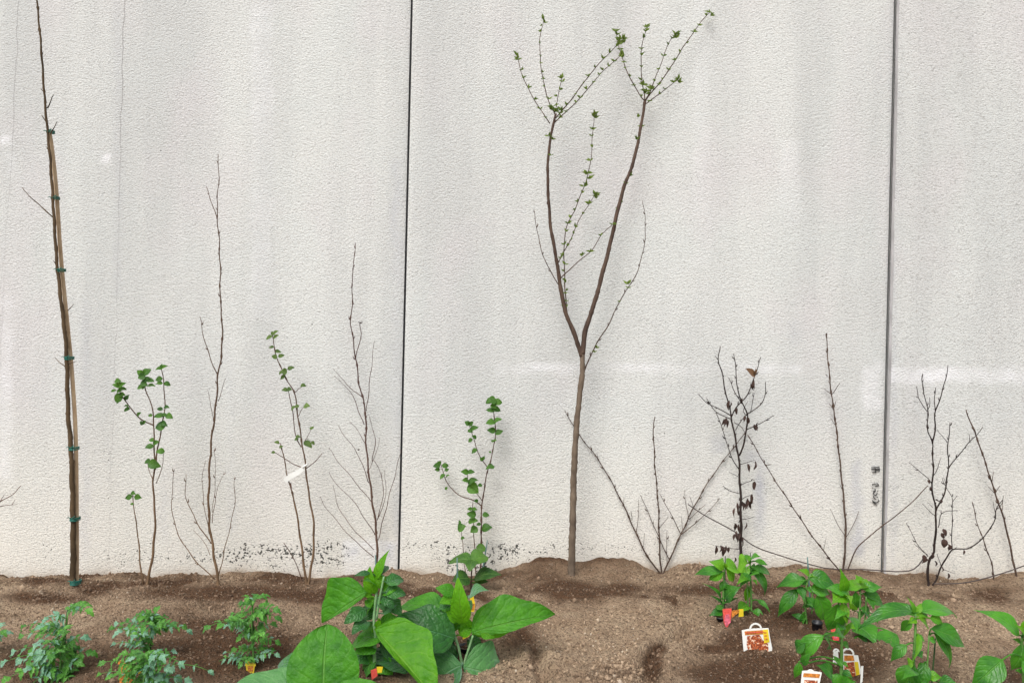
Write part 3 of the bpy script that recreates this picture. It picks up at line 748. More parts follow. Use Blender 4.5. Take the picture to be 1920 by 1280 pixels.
# --- many-twigged bare sapling left of the joint
p = Plant('sapling', 'leafless reddish-brown sapling with many fine upswept twigs left of the black wall joint', 'tree', (707, 1074), M['twig_red'], seed=7)
p.stem([(707,1074),(707,1037),(705,989),(696,923),(687,840),(685,770),(674,722),(668,678),(659,617),(658,590),(661,560),(660,520),(664,490),(666,455)], 6.5, 1.6, dy=-.01, sink=True, name='trunk', nodes=30, jit=.9, buds=34)
for b_ in [([(667,672),(676,632),(675,604)],2,1.6),([(687,770),(694,709),(702,639)],2,.9),([(679,744),(652,722),(625,691)],1.9,.9),([(683,796),(657,735),(626,704)],2,.9),([(698,866),(703,822),(692,779)],1.9,1),
           ([(687,835),(672,808),(655,790)],1.6,.8),([(692,905),(670,849),(648,820),(635,798)],2,.9),([(696,940),(657,892),(634,865),(617,840)],2,.9),([(703,1002),(680,965),(657,932),(628,905),(617,884)],2,.9),
           ([(701,1030),(660,988),(635,950),(624,910)],1.9,.9),([(701,1044),(660,1008),(635,980),(612,952),(600,930)],2,.9),([(707,975),(718,932),(716,884)],1.9,.9),([(708,972),(722,936),(722,880)],1.7,.8),
           ([(709,1012),(727,940),(742,885),(752,842)],2.1,1),([(700,862),(714,885),(718,920)],1.4,.8),([(692,880),(705,850),(712,820)],1.3,.7)]:
    p.stem(*b_, jit=.9)
p.buds([(675,606,1),(674,844,.8)], 5, 3, mat='dead', name='withered_leaves')

# --- leafy climber right of the joint
p = Plant('shrub', 'small shrub with rounded bright green leaves on thin stems right of the black wall joint', 'shrub', (900, 1086), M['twig_red'], seed=8)
p.stem([(900,1086),(903,1040),(903,1011),(902,976),(905,936),(909,910),(915,880),(922,854),(928,824),(928,791),(925,765),(923,744)], 4.5, 1.8, sink=True, name='stem', nodes=22)
for b_ in [([(914,876),(901,857),(889,826),(880,796)],2.4,1.3),([(903,948),(887,937),(859,927),(840,906),(829,880),(825,866)],2.8,1.4),([(904,938),(890,920),(878,900),(877,880)],1.9,1.2),([(910,905),(902,909)],1.4,1)]: p.stem(*b_)
p.stem([(893,1082),(890,1030),(888,988),(886,960),(887,941)], 2.8, 1.5, name='stem', sink=True)
p.stem([(874,1084),(868,1030),(865,985)], 2.2, 1.2, name='stem', sink=True)
p.leaves(S(800,730,.2343,[(500,95,15),(572,100,15),(530,90,20),(510,165,15),(558,158,16),(530,130,14),(510,262,15),(565,250,16),(518,325,14),(580,342,15),(525,412,7),(550,405,6),(325,270,11),(355,270,10),(382,312,15),(345,330,11),(385,382,11),(350,408,9),(380,492,12),(438,555,8),(455,545,8),(517,622,19),(305,660,13),(355,660,12),(310,725,11),(368,735,17),(362,785,26),(430,765,10),
  (80,608,12),(150,608,12),(85,638,9),(162,640,8),(125,695,11),(168,690,7),(105,585,9),(368,1000,20),(362,1055,20),(385,1115,17),(475,1003,12),(482,1110,18),(272,1105,19),(400,890,9),(428,1265,22),(345,955,8),(385,955,8),(265,1060,7),(285,1188,8),(155,790,6),(415,1078,8),(505,500,5)]), 13)

# --- the young fruit tree in the middle
p = Plant('young_tree', 'slender young fruit tree with a forked trunk and budding crown in the middle', 'tree', (1072, 1076), M['bark'], seed=9)
p.stem([(1071,1077),(1074,977),(1076,888),(1081,799),(1087,740),(1092,695),(1092,660)], 14.5, 10, dy=.0, sink=True, name='trunk', bark=M['bark_grey'], jit=.3, nodes=70)
p.stem([(1091,668),(1078,629),(1060,583),(1050,531),(1042,478),(1033,429),(1029,380),(1027,340),(1028,295),(1032,262),(1038,230),(1042,213)], 9.5, 4.5, dy=-.05, name='limb', bark=M['bark'], buds=34, nodes=44, jit=.35)
p.stem([(1092,664),(1097,623),(1107,590),(1117,560),(1130,511),(1143,462),(1157,400),(1170,351),(1188,302),(1202,236),(1209,190)], 10, 5.5, dy=.03, name='limb', buds=28, nodes=40, jit=.35)
tw = [([(1031,232),(1006,194),(983,151),(969,105)],2.4,1.4),([(1040,214),(1029,190),(1017,144),(1012,82),(1019,38)],2.6,1.4),([(1040,211),(1048,174),(1053,148)],2.2,1.4),([(1042,222),(1071,187),(1111,134),(1150,92),(1168,75)],3,1.5),
      ([(1040,230),(1088,184),(1124,141),(1166,102)],2.8,1.4),([(1209,190),(1199,177),(1180,144),(1163,98),(1155,60)],2.8,1.4),([(1209,188),(1202,131),(1204,85),(1212,52)],2.8,1.4),([(1210,188),(1219,171),(1235,131),(1255,79),(1266,66)],2.4,1.3),
      ([(1210,190),(1219,177),(1248,141),(1281,89),(1311,46),(1330,24)],3.2,1.5),([(1208,198),(1235,177),(1271,150)],2.4,1.4)]
for b_ in tw: p.stem(*b_, name='twig', jit=.5)
tw2 = [([(1045,495),(1056,475),(1071,446),(1089,406),(1107,380),(1115,366)],2.4,1.4),([(1063,588),(1060,550),(1058,500),(1058,452),(1065,419),(1081,386),(1100,335),(1107,305),(1111,256),(1114,216)],2.8,1.4),
       ([(1051,522),(1081,493),(1107,472),(1127,442),(1150,419)],2.6,1.5)]
for b_ in tw2: p.stem(*b_, name='twig', jit=.6)
tw3 = [([(1049,536),(1025,495),(1011,452),(1001,393)],2.4,1.2),([(1095,697),(1114,652),(1140,610),(1166,557),(1191,518),(1207,465),(1210,413),(1204,376)],3.2,1.2)]
for b_ in tw3: p.stem(*b_, name='twig', jit=.6, buds=25)
bl = []
for pts, a, b_ in tw + tw2[:2]:
    fine = crom([Vector((x, y, 0)) for x, y in pts], 4); L = len(fine)
    k = 3
    while k < L:
        bl.append((fine[k].x + p.rng.uniform(-2, 2), fine[k].y, p.rng.choice([.7, .9, 1.0]))); k += p.rng.randint(3, 6)
    bl += [(fine[-1].x, fine[-1].y, 1.5), (fine[-1].x + 2, fine[-1].y + 6, 1.2)]
bl += [(1042,210,2.6),(1052,208,1.6),(1034,207,1.5),(1212,172,2.6),(1206,160,1.4),(1222,168,1.4),(1100,327,2.0),(1105,336,1.6),(1095,350,1.4),(1117,368,1.4),(1106,382,1.2),(1163,75,2.2),(1160,84,1.6),(1127,442,1),(1148,421,1.1),(1092,480,1.1),(1107,472,1.1),(1060,530,1),(1061,545,.8),(1063,565,.8),
       (1196,220,1.2),(1203,238,1),(1193,262,1),(1180,330,1),(1172,345,.9),(1166,380,.8),(1158,395,.8),(1036,262,1.1),(1029,256,1),(1034,292,.9),(1176,533,1.4),(1178,540,1),(1117,652,1),(1116,660,.8),(1162,566,.7),(1055,575,.7),(1092,478,.8)]
p.buds(bl, 8.5, 3)

# --- three-fanned bare shrub
p = Plant('shrub', 'leafless shrub of three thin dark rods fanning out just right of the young fruit tree', 'shrub', (1239, 1074), M['bark'], seed=10)
p.stem([(1238,1074),(1216,1046),(1192,998),(1174,957),(1145,900),(1118,856),(1087,816),(1059,770)], 4.5, 1.6, dy=.04, sink=True, name='stem', nodes=40, buds=40)
p.stem([(1240,1074),(1238,1050),(1236,1007),(1234,942),(1228,874),(1225,799),(1228,781)], 4.5, 2.4, sink=True, name='stem', nodes=28, buds=24)
p.stem([(1243,1077),(1263,1031),(1281,992),(1302,948),(1332,897),(1364,853),(1384,828),(1400,808)], 4.5, 1.8, dy=.03, sink=True, name='stem', nodes=34, buds=34)
for b_ in [([(1255,1049),(1234,1004),(1201,927)],2.2,1.1),([(1277,1001),(1255,958),(1238,927)],2.2,1.1),([(1278,1001),(1320,966),(1350,933)],2.3,1.1),([(1292,973),(1323,945)],1.8,1),([(1291,970),(1286,945),(1284,918)],1.6,.9),
           ([(1192,998),(1197,970),(1197,936)],1.5,.9),([(1185,975),(1183,957)],1.3,.9),([(1250,1063),(1250,1030),(1250,995)],1.3,.8),([(1236,990),(1253,968)],1.4,.8),([(1300,950),(1293,930)],1.4,.8),([(1170,950),(1170,932)],1.2,.8),([(1206,1025),(1209,1000)],1.1,.7),([(1280,995),(1278,968)],1.2,.8),([(1117,856),(1107,846)],1.1,.7),([(1120,858),(1119,848)],1.1,.7)]:
    p.stem(*b_, jit=.5, buds=28)

# --- dark dead shrub with shrivelled leaves
C7 = lambda l: S(1280, 600, .4064, l)
p = Plant('shrub', 'dead blackish shrub with shrivelled hanging leaves and one curled brown leaf on top', 'shrub', (1388, 1078), M['bark_dark'], seed=11)
p.stem([(1388,1078)] + C7([(268,1060),(268,850),(262,700),(258,630),(245,560),(230,480),(222,430),(200,340),(180,240),(165,180),(173,120)]), 8, 2, dy=-.02, sink=True, name='trunk', jit=.7, buds=22)
for l_, a, b_ in [([(260,625),(285,560),(295,480),(298,430),(275,380),(255,330),(245,230),(235,155)],4.5,1.8),([(165,185),(150,165)],1.8,1.2),([(275,385),(240,330),(212,265)],2.4,1.3),([(225,445),(250,400),(300,340),(335,250),(360,170)],3.2,1.5),
       ([(300,432),(360,390),(380,340),(382,285)],2.6,1.5),([(312,428),(325,370),(330,335)],1.8,1.1),([(222,440),(160,405),(110,380),(70,340)],2.6,1.4),([(220,455),(150,420),(110,360)],2.4,1.4),([(258,685),(220,620),(190,520),(155,430)],2.4,1.4),
       ([(295,505),(340,485),(420,440)],2.4,1.3),([(243,510),(270,465),(300,425)],2,1.4),([(265,665),(300,655),(335,645)],1.8,1),([(266,760),(300,745),(335,735)],1.8,1),([(264,800),(215,785),(187,765)],2,1.4),([(262,725),(215,700)],1.5,.9),
       ([(266,920),(300,915),(330,905)],1.8,1),([(266,1055),(220,1052),(150,1040)],1.8,1.1),([(268,830),(290,815),(325,805)],1.8,1.1),([(295,440),(280,420),(300,375)],1.8,1),([(236,470),(275,495),(290,530)],1.5,1.2)]:
    p.stem(C7(l_), a, b_, jit=.6, buds=16)
mb = MB(); rng = p.rng
for (x, y, l) in [(300,660,14),(335,650,13),(330,742,14),(322,752,10),(320,800,14),(312,812,20),(300,820,18),(306,830,16),(285,840,13),(275,835,12),(250,840,16),(240,865,14),(240,935,14),(258,940,16),(247,970,18),(262,980,14),(240,985,10),(295,930,13),(155,1040,15),(175,1038,10),(185,1040,18),(200,1038,14),(215,1045,10),
                  (200,450,14),(192,455,10),(215,370,16),(222,375,12),(330,275,14),(325,290,12),(300,445,12),(308,455,10),(330,480,10),(210,460,12),(272,1000,14),(270,1045,14),(240,1090,12),(250,405,10),(258,860,14),(262,900,12),(287,440,10),(275,360,9),(340,485,8)]:
    X, Y = C7([(x, y)])[0]; nx, ny, d = p.nearest(X, Y)
    B = P(X, Y, d - .004); T = P(X + rng.uniform(-4, 4), Y + l * 1.25, d - rng.uniform(-.005, .02))
    leaf(mb, B, T, (rng.uniform(-1, 1), -1, .1), rng.uniform(4, 7) * d / FPX, 'ovate', .12 * rng.uniform(-1, 1), .7, .3, .2, nt=6, ns=2, rng=rng)
mb.build('withered_leaves', M['dead'], p.e)
mb = MB(); d = p.nearest(1414, 706)[2]
leaf(mb, P(1415, 706, d), P(1397, 691, d - .02), (.3, -1, .5), 14 * d / FPX, 'ovate', .1, .35, .1, nt=8, ns=2)
leaf(mb, P(1413, 703, d), P(1417, 690, d - .01), (.6, -1, .1), 8 * d / FPX, 'ovate', .1, .3, .1, nt=6, ns=2)
mb.build('brown_leaf', M['dead_brown'], p.e)

# --- sapling with red-brown rod left of the right joint
p = Plant('sapling', 'straight leafless reddish rod sapling with two arching side shoots left of the right wall joint', 'tree', (1581, 1070), M['bark'], seed=12)
p.stem([(1581,1072)] + C7([(752,990),(745,850),(725,650),(705,470),(685,330),(672,200),(662,60)]), 6, 2.4, dy=-.02, sink=True, name='trunk', nodes=26, jit=.5, buds=24)
p.stem([(1574,1070),(1524,1006),(1483,945),(1443,884),(1402,815)], 3.6, 2, dy=-.05, name='side_shoot', nodes=30, sink=True, buds=30)
p.stem([(1589,1068),(1600,1040),(1615,1018),(1655,985),(1700,950),(1740,910)], 3, 2, dy=-.03, name='side_shoot', sink=True)
for l_, a, b_ in [([(686,345),(705,320),(725,290)],1.8,1.2),([(686,342),(650,315)],1.8,1.1),([(695,412),(708,370)],1.6,1.1),([(694,410),(677,385)],1.5,1),([(702,482),(682,450)],1.4,.8),([(752,1000),(715,940),(680,870)],1.8,1),([(754,1000),(790,940),(812,880)],1.8,1),([(383,668),(410,665)],2,1.6),([(735,778),(727,762)],1.4,1),([(650,1060),(662,1000)],1,.7),([(668,260),(660,250)],1.4,1.2)]:
    p.stem(C7(l_), a, b_, jit=.4)

# --- dark bare shrub right of the joint
C8 = lambda l: S(1620, 640, .375, l)
p = Plant('shrub', 'gnarled black leafless shrub with an arching side branch right of the right wall joint', 'shrub', (1741, 1098), M['bark_dark'], seed=13)
p.stem([(1741,1098)] + C8([(322,1100),(350,1050),(357,950),(360,840),(342,760),(345,620),(342,510),(320,450),(318,350),(300,250),(287,190),(295,160)]), 7, 1.8, dy=-.03, sink=True, name='trunk', jit=.9, nodes=25, buds=20)
for l_, a, b_ in [([(342,510),(355,430),(357,350),(385,270),(405,200),(420,120)],3.8,1.6),([(356,350),(354,290),(358,230)],2.2,1.4),([(316,350),(290,310),(270,280),(263,225)],2.2,1.3),([(320,340),(328,310),(328,280)],1.8,1.1),
    ([(360,845),(400,760),(420,650),(420,520),(430,405)],3.8,1.8),([(422,635),(470,570),(530,500),(560,470),(595,425)],2.8,1.3),([(416,505),(390,470),(365,440)],1.6,1),([(347,670),(370,630),(385,580)],1.8,1.1),([(340,712),(325,690),(300,665),(225,605)],2.2,1.1),
    ([(356,870),(330,850),(290,810)],1.8,1),([(530,505),(528,465)],1.5,1),([(560,470),(555,440)],1.4,1),([(440,1040),(440,880),(443,790),(415,740),(390,680)],2.4,1.1),([(370,930),(390,860),(440,845),(470,845)],2.2,1.3),([(320,1075),(290,1040),(260,1000),(210,905)],2.2,1.2),
    ([(318,1065),(290,1045),(250,1010)],1.4,.9),([(445,800),(467,770)],1.5,1),([(410,720),(398,680)],1.3,.9),([(360,790),(380,800)],3,2.5),([(345,830),(320,805)],1.3,.9),([(270,305),(252,303)],1.3,1)]:
    if l_[0] == (440, 1040):
        p.stem([(1747,1099)] + C8([(360,1190),(380,1140),(410,1085),(440,1040),(490,1036),(530,1030),(600,975),(650,900),(660,840),(695,790)]), 4.2, 1.8, dy=-.05, name='branch', jit=.7, sink=True, buds=24)
    p.stem(C8(l_), a, b_, jit=.8, buds=22)
for l_, a, b_ in [([(660,840),(690,810),(697,770)],1.8,1),([(655,850),(645,800)],1.4,.9),([(400,1140),(455,1160)],1.2,.8),([(420,1200),(420,1160)],1.5,1),([(385,1120),(365,1060)],1.6,1)]: p.stem(C8(l_), a, b_, jit=.4)
mb = MB(); rng = p.rng
for (x, y, l, w) in [(395,935,15,8),(400,985,18,12),(420,1010,14,9),(388,955,12,7),(298,1065,17,10),(305,1080,10,8),(355,1095,11,5),(500,1040,10,4),(420,1155,12,5),(340,1055,12,6),(325,690,8,5),(330,725,9,5),(380,790,7,6),(385,1125,9,6),(430,1020,9,6)]:
    X, Y = C8([(x, y)])[0]; nx, ny, d = p.nearest(X, Y)
    B = P(X, Y, d - .004); T = P(X + rng.uniform(-2, 6), Y + l, d - .01)
    leaf(mb, B, T, (rng.uniform(-1, 1), -1, .1), w * d / FPX, 'ovate', .1, .6, .3, .2, nt=6, ns=2, rng=rng)
mb.build('withered_leaves', M['dead'], p.e)

# --- leaning rods at the right edge
p = Plant('shrub', 'two thin leafless rods leaning left at the right edge of the bed', 'shrub', (1905, 1082), M['bark'], seed=14)
p.stem([(1906,1082)] + C8([(730,1020),(700,890),(650,740),(605,600),(560,470),(525,385),(510,340)]), 5.2, 2.8, sink=True, name='stem', nodes=24, jit=.5, buds=22, dy=-.02)
p.stem([(1866,1100)] + C8([(635,1100),(610,1030),(570,920),(552,850),(540,800)]), 3.6, 1.8, sink=True, name='stem', nodes=20, jit=.7, buds=22)
for l_ in [[(640,700),(648,650)],[(640,700),(615,665)],[(655,760),(680,720)],[(650,755),(622,725)],[(690,850),(695,790)]]: p.stem(C8(l_), 1.6, 1, jit=.3)

# --- thin dark wires sagging along the foot of the wall
def wire(label, pts, w, y0, seed):
    e = empty('wire', P(*pts[0], y0), label, 'wire')
    mb = MB(); rng = random.Random(seed)
    path = crom([P(a, b, y0 if not isinstance(y0, list) else y0) for a, b in pts], .02)
    for q in path:
        g = float(ground(q.x, q.y)) + .002
        if q.z < g: q.z = g
    tube(mb, path, [w * .5 * y0 / FPX] * len(path), 6); mb.build('strand', M['wire'], e)
wire('thin dark wire drooping from behind the dead shrub towards the soil', [(1290,945),(1322,966),(1377,996),(1414,1023),(1463,1041),(1524,1059),(1560,1066),(1620,1067),(1687,1071),(1714,1066),(1729,1050),(1733,1040)], 2.2, 3.24, 1)
wire('thin dark wire rising from the black gnarled shrub foot to the right edge', [(1751,1094),(1807,1092),(1860,1080),(1920,1060),(1990,1030)], 2.2, 3.17, 2)

# ------------------------------------------------------------------ support rods
def rod(label, top, bot, w=3, mat='rod', group='thin support rods beside the seedlings', d=None):
    d = d or hit(*bot)
    e = empty('support_rod', P(*bot, d), label, 'rod', group)
    A = P(*bot, d) - Vector((0, 0, .05)); B = P(*top, d)
    mb = MB(); path = [A.lerp(B, t / 6) for t in range(7)]; tube(mb, path, [w * .5 * d / FPX] * 6 + [w * .35 * d / FPX], 7)
    mb.build('rod', M[mat], e)
rod('thin grey-green rod standing behind the left eggplant, beside the wall joint', (704,1040), (708,1140), 3)
rod('thin pale green rod rising above the upright leaf of the middle eggplant', (857,1045), (860,1180), 3)
rod('thin grey rod leaning right beside the bright leafy shrub stem', (914,1012), (898,1092), 2.6)
rod('thin blue-grey rod in front of the red-brown sapling side shoot', (1514,1044), (1522,1140), 3)
rod('thin dark rod standing in the pepper clump in front of the dead shrub', (1360,1042), (1358,1140), 2.6, 'stem_dark')
rod('short dark rod in the right plant of the pepper pair near the dead shrub', (1407,1036), (1409,1142), 2.4, 'stem_dark')
rod('black rod holding up the left tomato seedling', (127,1140), (118,1215), 4, 'stem_dark')
rod('black rod in the low bushy tomato seedling', (291,1150), (276,1228), 4, 'stem_dark')
rod('dark rod behind the tall tomato seedling stem', (474,1150), (476,1245), 3, 'stem_dark')
rod('dark rod between the stems of the rightmost tall pepper', (1754,1196), (1744,1290), 3, 'stem_dark')

# ------------------------------------------------------------------ big-leaved vegetables
def veg(name, label, cat, base, stems, leaves, kind='lance', mat='pepper', stem_mat='stem_green', seed=1, d=None, nt=14, ns=4, arch=.10, fold=.16, wave=.07, group=None, spread=.05):
    """stems: list of (pts, w0, w1). leaves: (bx,by,tx,ty,w[,opts]) in picture units; opts: dy0, dy1, n, m, k"""
    rng = random.Random(seed)
    d = d or hit(*base)
    e = empty(name, P(base[0], base[1], d), label, cat, group)
    nodes = []
    for i, (pts, w0, w1) in enumerate(stems):
        dd = d - .01 * i
        q = crom([P(a, b, dd) for a, b in pts], .012); n = len(q)
        if i == 0 or True:
            if abs(pts[0][1] - base[1]) < 12: q.insert(0, q[0] - Vector((0, 0, .05))); n += 1
        mb = MB(); tube(mb, q, [(w0 + (w1 - w0) * k / (n - 1)) * .5 * dd / FPX * (1 + .12 * rng.uniform(-1, 1)) for k in range(n)], 8)
        mb.build('stem', M[stem_mat], e); nodes += [(to_px(*v), v) for v in q]
    extra = []
    if cat == 'pepper plant':
        for (x_, y_, *_r) in [(n_[0][0], n_[0][1]) for n_ in nodes[::2]]:
            if rng.random() < .55:
                sg = rng.choice([-1, 1]); l_ = rng.uniform(14, 26) * 2.5 / d; extra.append((x_ + sg, y_, x_ + sg * l_ * rng.uniform(.6, 1), y_ + l_ * rng.uniform(-.5, .8), l_ * rng.uniform(.45, .65), {'m': rng.choice(['pepper', 'pepper', 'pepper_young']), 'dy1': rng.uniform(-.1, .08)}))
    for lf in list(leaves) + extra:
        bx, by, tx, ty, w = lf[:5]; o = lf[5] if len(lf) > 5 else {}
        k = o.get('k', kind); m = o.get('m', mat)
        d0 = d + o.get('dy0', rng.uniform(-.015, .005)); d1 = d0 + o.get('dy1', rng.uniform(-spread, spread))
        B = P(bx, by, d0); T = P(tx, ty, d1); D = (T - B).normalized()
        n = Vector(o.get('n', (rng.uniform(-.25, .25), -.75 + rng.uniform(-.2, .2), .7)))
        n = (n - D * n.dot(D)).normalized(); sd = D.cross(n)
        pd = Vector((D.x, 0, D.z)); pd = pd.normalized() if pd.length > 1e-3 else Vector((1, 0, 0))
        perp = Vector((-pd.z, 0, pd.x)); vis = max(.45, abs(sd.dot(perp)))
        mb = MB()
        near = min(nodes, key=lambda q: (q[0][0] - bx) ** 2 + (q[0][1] - by) ** 2)[1]
        if (near - B).length > .004:
            mid = (near + B) / 2 + Vector((0, 0, (near - B).length * .12))
            tube(mb, crom([near, mid, B, B.lerp(T, .05)], .01), [.0022] * 50 if False else [.0021 * d / 2.3] * len(crom([near, mid, B, B.lerp(T, .05)], .01)), 6, c=.8)
        leaf(mb, B, T, n, w * (.88 if k == 'lance' else 1) * d0 / FPX / vis, k, o.get('arch', arch), o.get('fold', fold), o.get('wave', wave), o.get('curl', .16), nt=o.get('nt', nt), ns=o.get('ns', ns), c=o.get('c', None), rng=rng, asy=o.get('as', (1, 1)))
        mb.build('leaf', M[m], e)
    return e

Y = {'m': 'pepper_young'}
G_P = 'pepper seedlings along the right of the bed'
veg('pepper_plant', 'young pepper plant left of the pair in front of the dead shrub', 'pepper plant', (1355,1150), [([(1355,1150),(1356,1122),(1357,1083),(1359,1062)],4,2.5)],
 [(1356,1072,1298,1074,15,{'c':.2}),(1358,1066,1331,1050,20,Y),(1356,1074,1327,1086,20,Y),(1359,1122,1385,1098,20,{'c':.1}),(1352,1122,1322,1091,7,{'c':0,'fold':.6}),(1354,1132,1332,1114,6,{'c':0,'fold':.6}),(1358,1130,1386,1119,6,{'c':0,'fold':.6}),
  (1360,1064,1379,1092,26,Y),(1362,1062,1386,1066,22,Y),(1356,1088,1350,1112,14,{'c':.1}),(1355,1146,1330,1152,14,{'c':.1}),(1358,1060,1352,1046,10,Y)], seed=1, group=G_P)
veg('pepper_plant', 'young pepper plant at the right of the pair in front of the dead shrub', 'pepper plant', (1408,1146), [([(1409,1146),(1408,1100),(1406,1055)],4,2.5),([(1403,1140),(1401,1100),(1399,1061)],3.5,2)],
 [(1402,1055,1379,1062,20,Y),(1404,1052,1397,1036,14,Y),(1408,1048,1424,1041,10),(1414,1051,1443,1059,10),(1412,1064,1450,1078,14),(1414,1068,1441,1118,20,{'n':(.6,-.8,.3)}),(1420,1124,1445,1145,10,{'c':.2}),(1401,1100,1398,1130,16,Y),(1405,1070,1428,1086,22),
  (1410,1145,1436,1158,16),(1405,1150,1361,1188,14,{'c':.1,'dy1':-.06}),(1403,1062,1392,1084,16,Y),(1408,1146,1444,1164,14,{'c':.2}),(1404,1075,1388,1098,18,{'c':.3})], seed=2, group=G_P)
veg('pepper_plant', 'leafy pepper plant with drooping leaves beside the white picture tag', 'pepper plant', (1512,1168), [([(1512,1168),(1510,1135),(1512,1097),(1520,1075)],4.5,3),([(1522,1150),(1524,1120),(1519,1098)],3,2)],
 [(1508,1088,1454,1096,20),(1496,1104,1455,1157,24,{'n':(-.5,-.8,.3)}),(1515,1082,1573,1098,32),(1497,1100,1509,1127,18,{'c':0}),(1506,1148,1498,1192,22,{'n':(0,-1,.2)}),(1532,1112,1548,1172,40,{'n':(.1,-1,.3)}),(1518,1078,1498,1066,12,Y),(1522,1080,1548,1072,14,Y),
  (1514,1092,1485,1084,16),(1530,1125,1502,1138,16),(1509,1160,1482,1150,12),(1520,1102,1560,1112,26),(1515,1120,1530,1142,20,{'c':.1})], seed=3, group=G_P)
veg('pepper_plant', 'tall pepper plant with one upright bright stem, in front of its drooping-leaved neighbour', 'pepper plant', (1577,1300), [([(1577,1300),(1578,1240),(1579,1190),(1587,1150),(1584,1120),(1581,1090)],7.5,4)],
 [(1582,1112,1578,1066,24,dict(Y,n=(0,-1,.2))),(1588,1112,1548,1100,20),(1586,1104,1618,1092,18,Y),(1572,1130,1552,1190,44,{'n':(-.1,-1,.3),'c':.6}),(1578,1130,1590,1172,20,Y),(1584,1118,1600,1140,22,Y),(1582,1116,1562,1128,22,Y),
  (1575,1195,1602,1160,10,Y),(1545,1190,1500,1240,24,{'n':(-.7,-.7,.5),'arch':.25}),(1545,1190,1556,1218,18),(1498,1240,1490,1275,20),(1580,1250,1560,1225,12),(1560,1265,1535,1245,26,{'c':.1}),(1576,1285,1556,1262,30),(1578,1290,1600,1275,28,{'c':.7}),
  (1510,1205,1488,1222,14,{'c':.2}),(1505,1245,1520,1222,12,{'c':.2})], seed=4, group=G_P)
veg('pepper_plant', 'broad-leaved pepper plant behind the tall bright-stemmed one', 'pepper plant', (1616,1185), [([(1611,1185),(1612,1150),(1613,1115),(1612,1092)],4,3),([(1619,1178),(1623,1150),(1624,1118)],3.5,2.5)],
 [(1604,1100,1632,1086,20,Y),(1618,1112,1663,1136,26),(1604,1108,1600,1152,24,{'n':(-.2,-1,.2)}),(1606,1172,1645,1206,44,{'c':.5,'dy1':-.08}),(1682,1190,1625,1226,32,{'c':.4,'dy0':-.04}),(1612,1242,1654,1230,16,{'m':'egg_pale','dy0':-.08}),(1616,1104,1656,1098,18),
  (1608,1098,1586,1088,14,Y),(1612,1090,1604,1076,10,Y),(1640,1152,1647,1170,8,{'c':0}),(1620,1190,1600,1232,34,{'c':.3,'dy0':-.05}),(1626,1118,1640,1142,20),(1614,1140,1636,1160,18,{'c':.2}),(1650,1225,1625,1265,24,{'c':.1,'dy0':-.05})], seed=5, group=G_P)
veg('pepper_plant', 'pepper plant with a bare lower stem and wide spread leaves near the lower right', 'pepper plant', (1715,1300), [([(1714,1300),(1713,1240),(1716,1190),(1717,1150)],6.5,4.5),([(1740,1300),(1739,1250),(1742,1190)],3.6,2.6)],
 [(1714,1154,1675,1124,20),(1716,1155,1704,1118,12,Y),(1726,1146,1799,1147,24,{'n':(0,-.4,1)}),(1710,1145,1608,1170,20,{'arch':.14,'n':(0,-.5,.9)}),(1710,1163,1686,1184,16),(1700,1208,1667,1240,18,{'c':.3}),(1745,1178,1821,1214,36,{'arch':.1}),(1752,1186,1790,1252,26,{'c':.3}),(1722,1188,1716,1238,16,dict(Y,n=(0,-1,.1))),
  (1715,1246,1688,1300,46,{'c':.5}),(1734,1240,1728,1300,26,{'c':.3}),(1744,1158,1770,1166,20,Y),(1720,1150,1728,1128,12,Y),(1722,1158,1744,1178,18,Y),(1760,1278,1796,1280,14),(1718,1160,1702,1168,12,Y),(1720,1154,1740,1146,14,Y)], seed=6, group=G_P)
veg('pepper_plant', 'pepper plant cut by the right edge with a long leaf pointing left', 'pepper plant', (1922,1300), [([(1921,1300),(1918,1250),(1916,1205),(1920,1178)],6.5,4.5)],
 [(1912,1190,1838,1138,32,{'arch':.1}),(1917,1182,1932,1152,22,Y),(1918,1206,1898,1262,48,{'c':.6}),(1880,1236,1819,1290,48,{'c':.4,'dy0':-.05}),(1918,1190,1960,1180,26),(1920,1200,1912,1170,16,Y),(1915,1240,1950,1270,40)], seed=7, group=G_P)

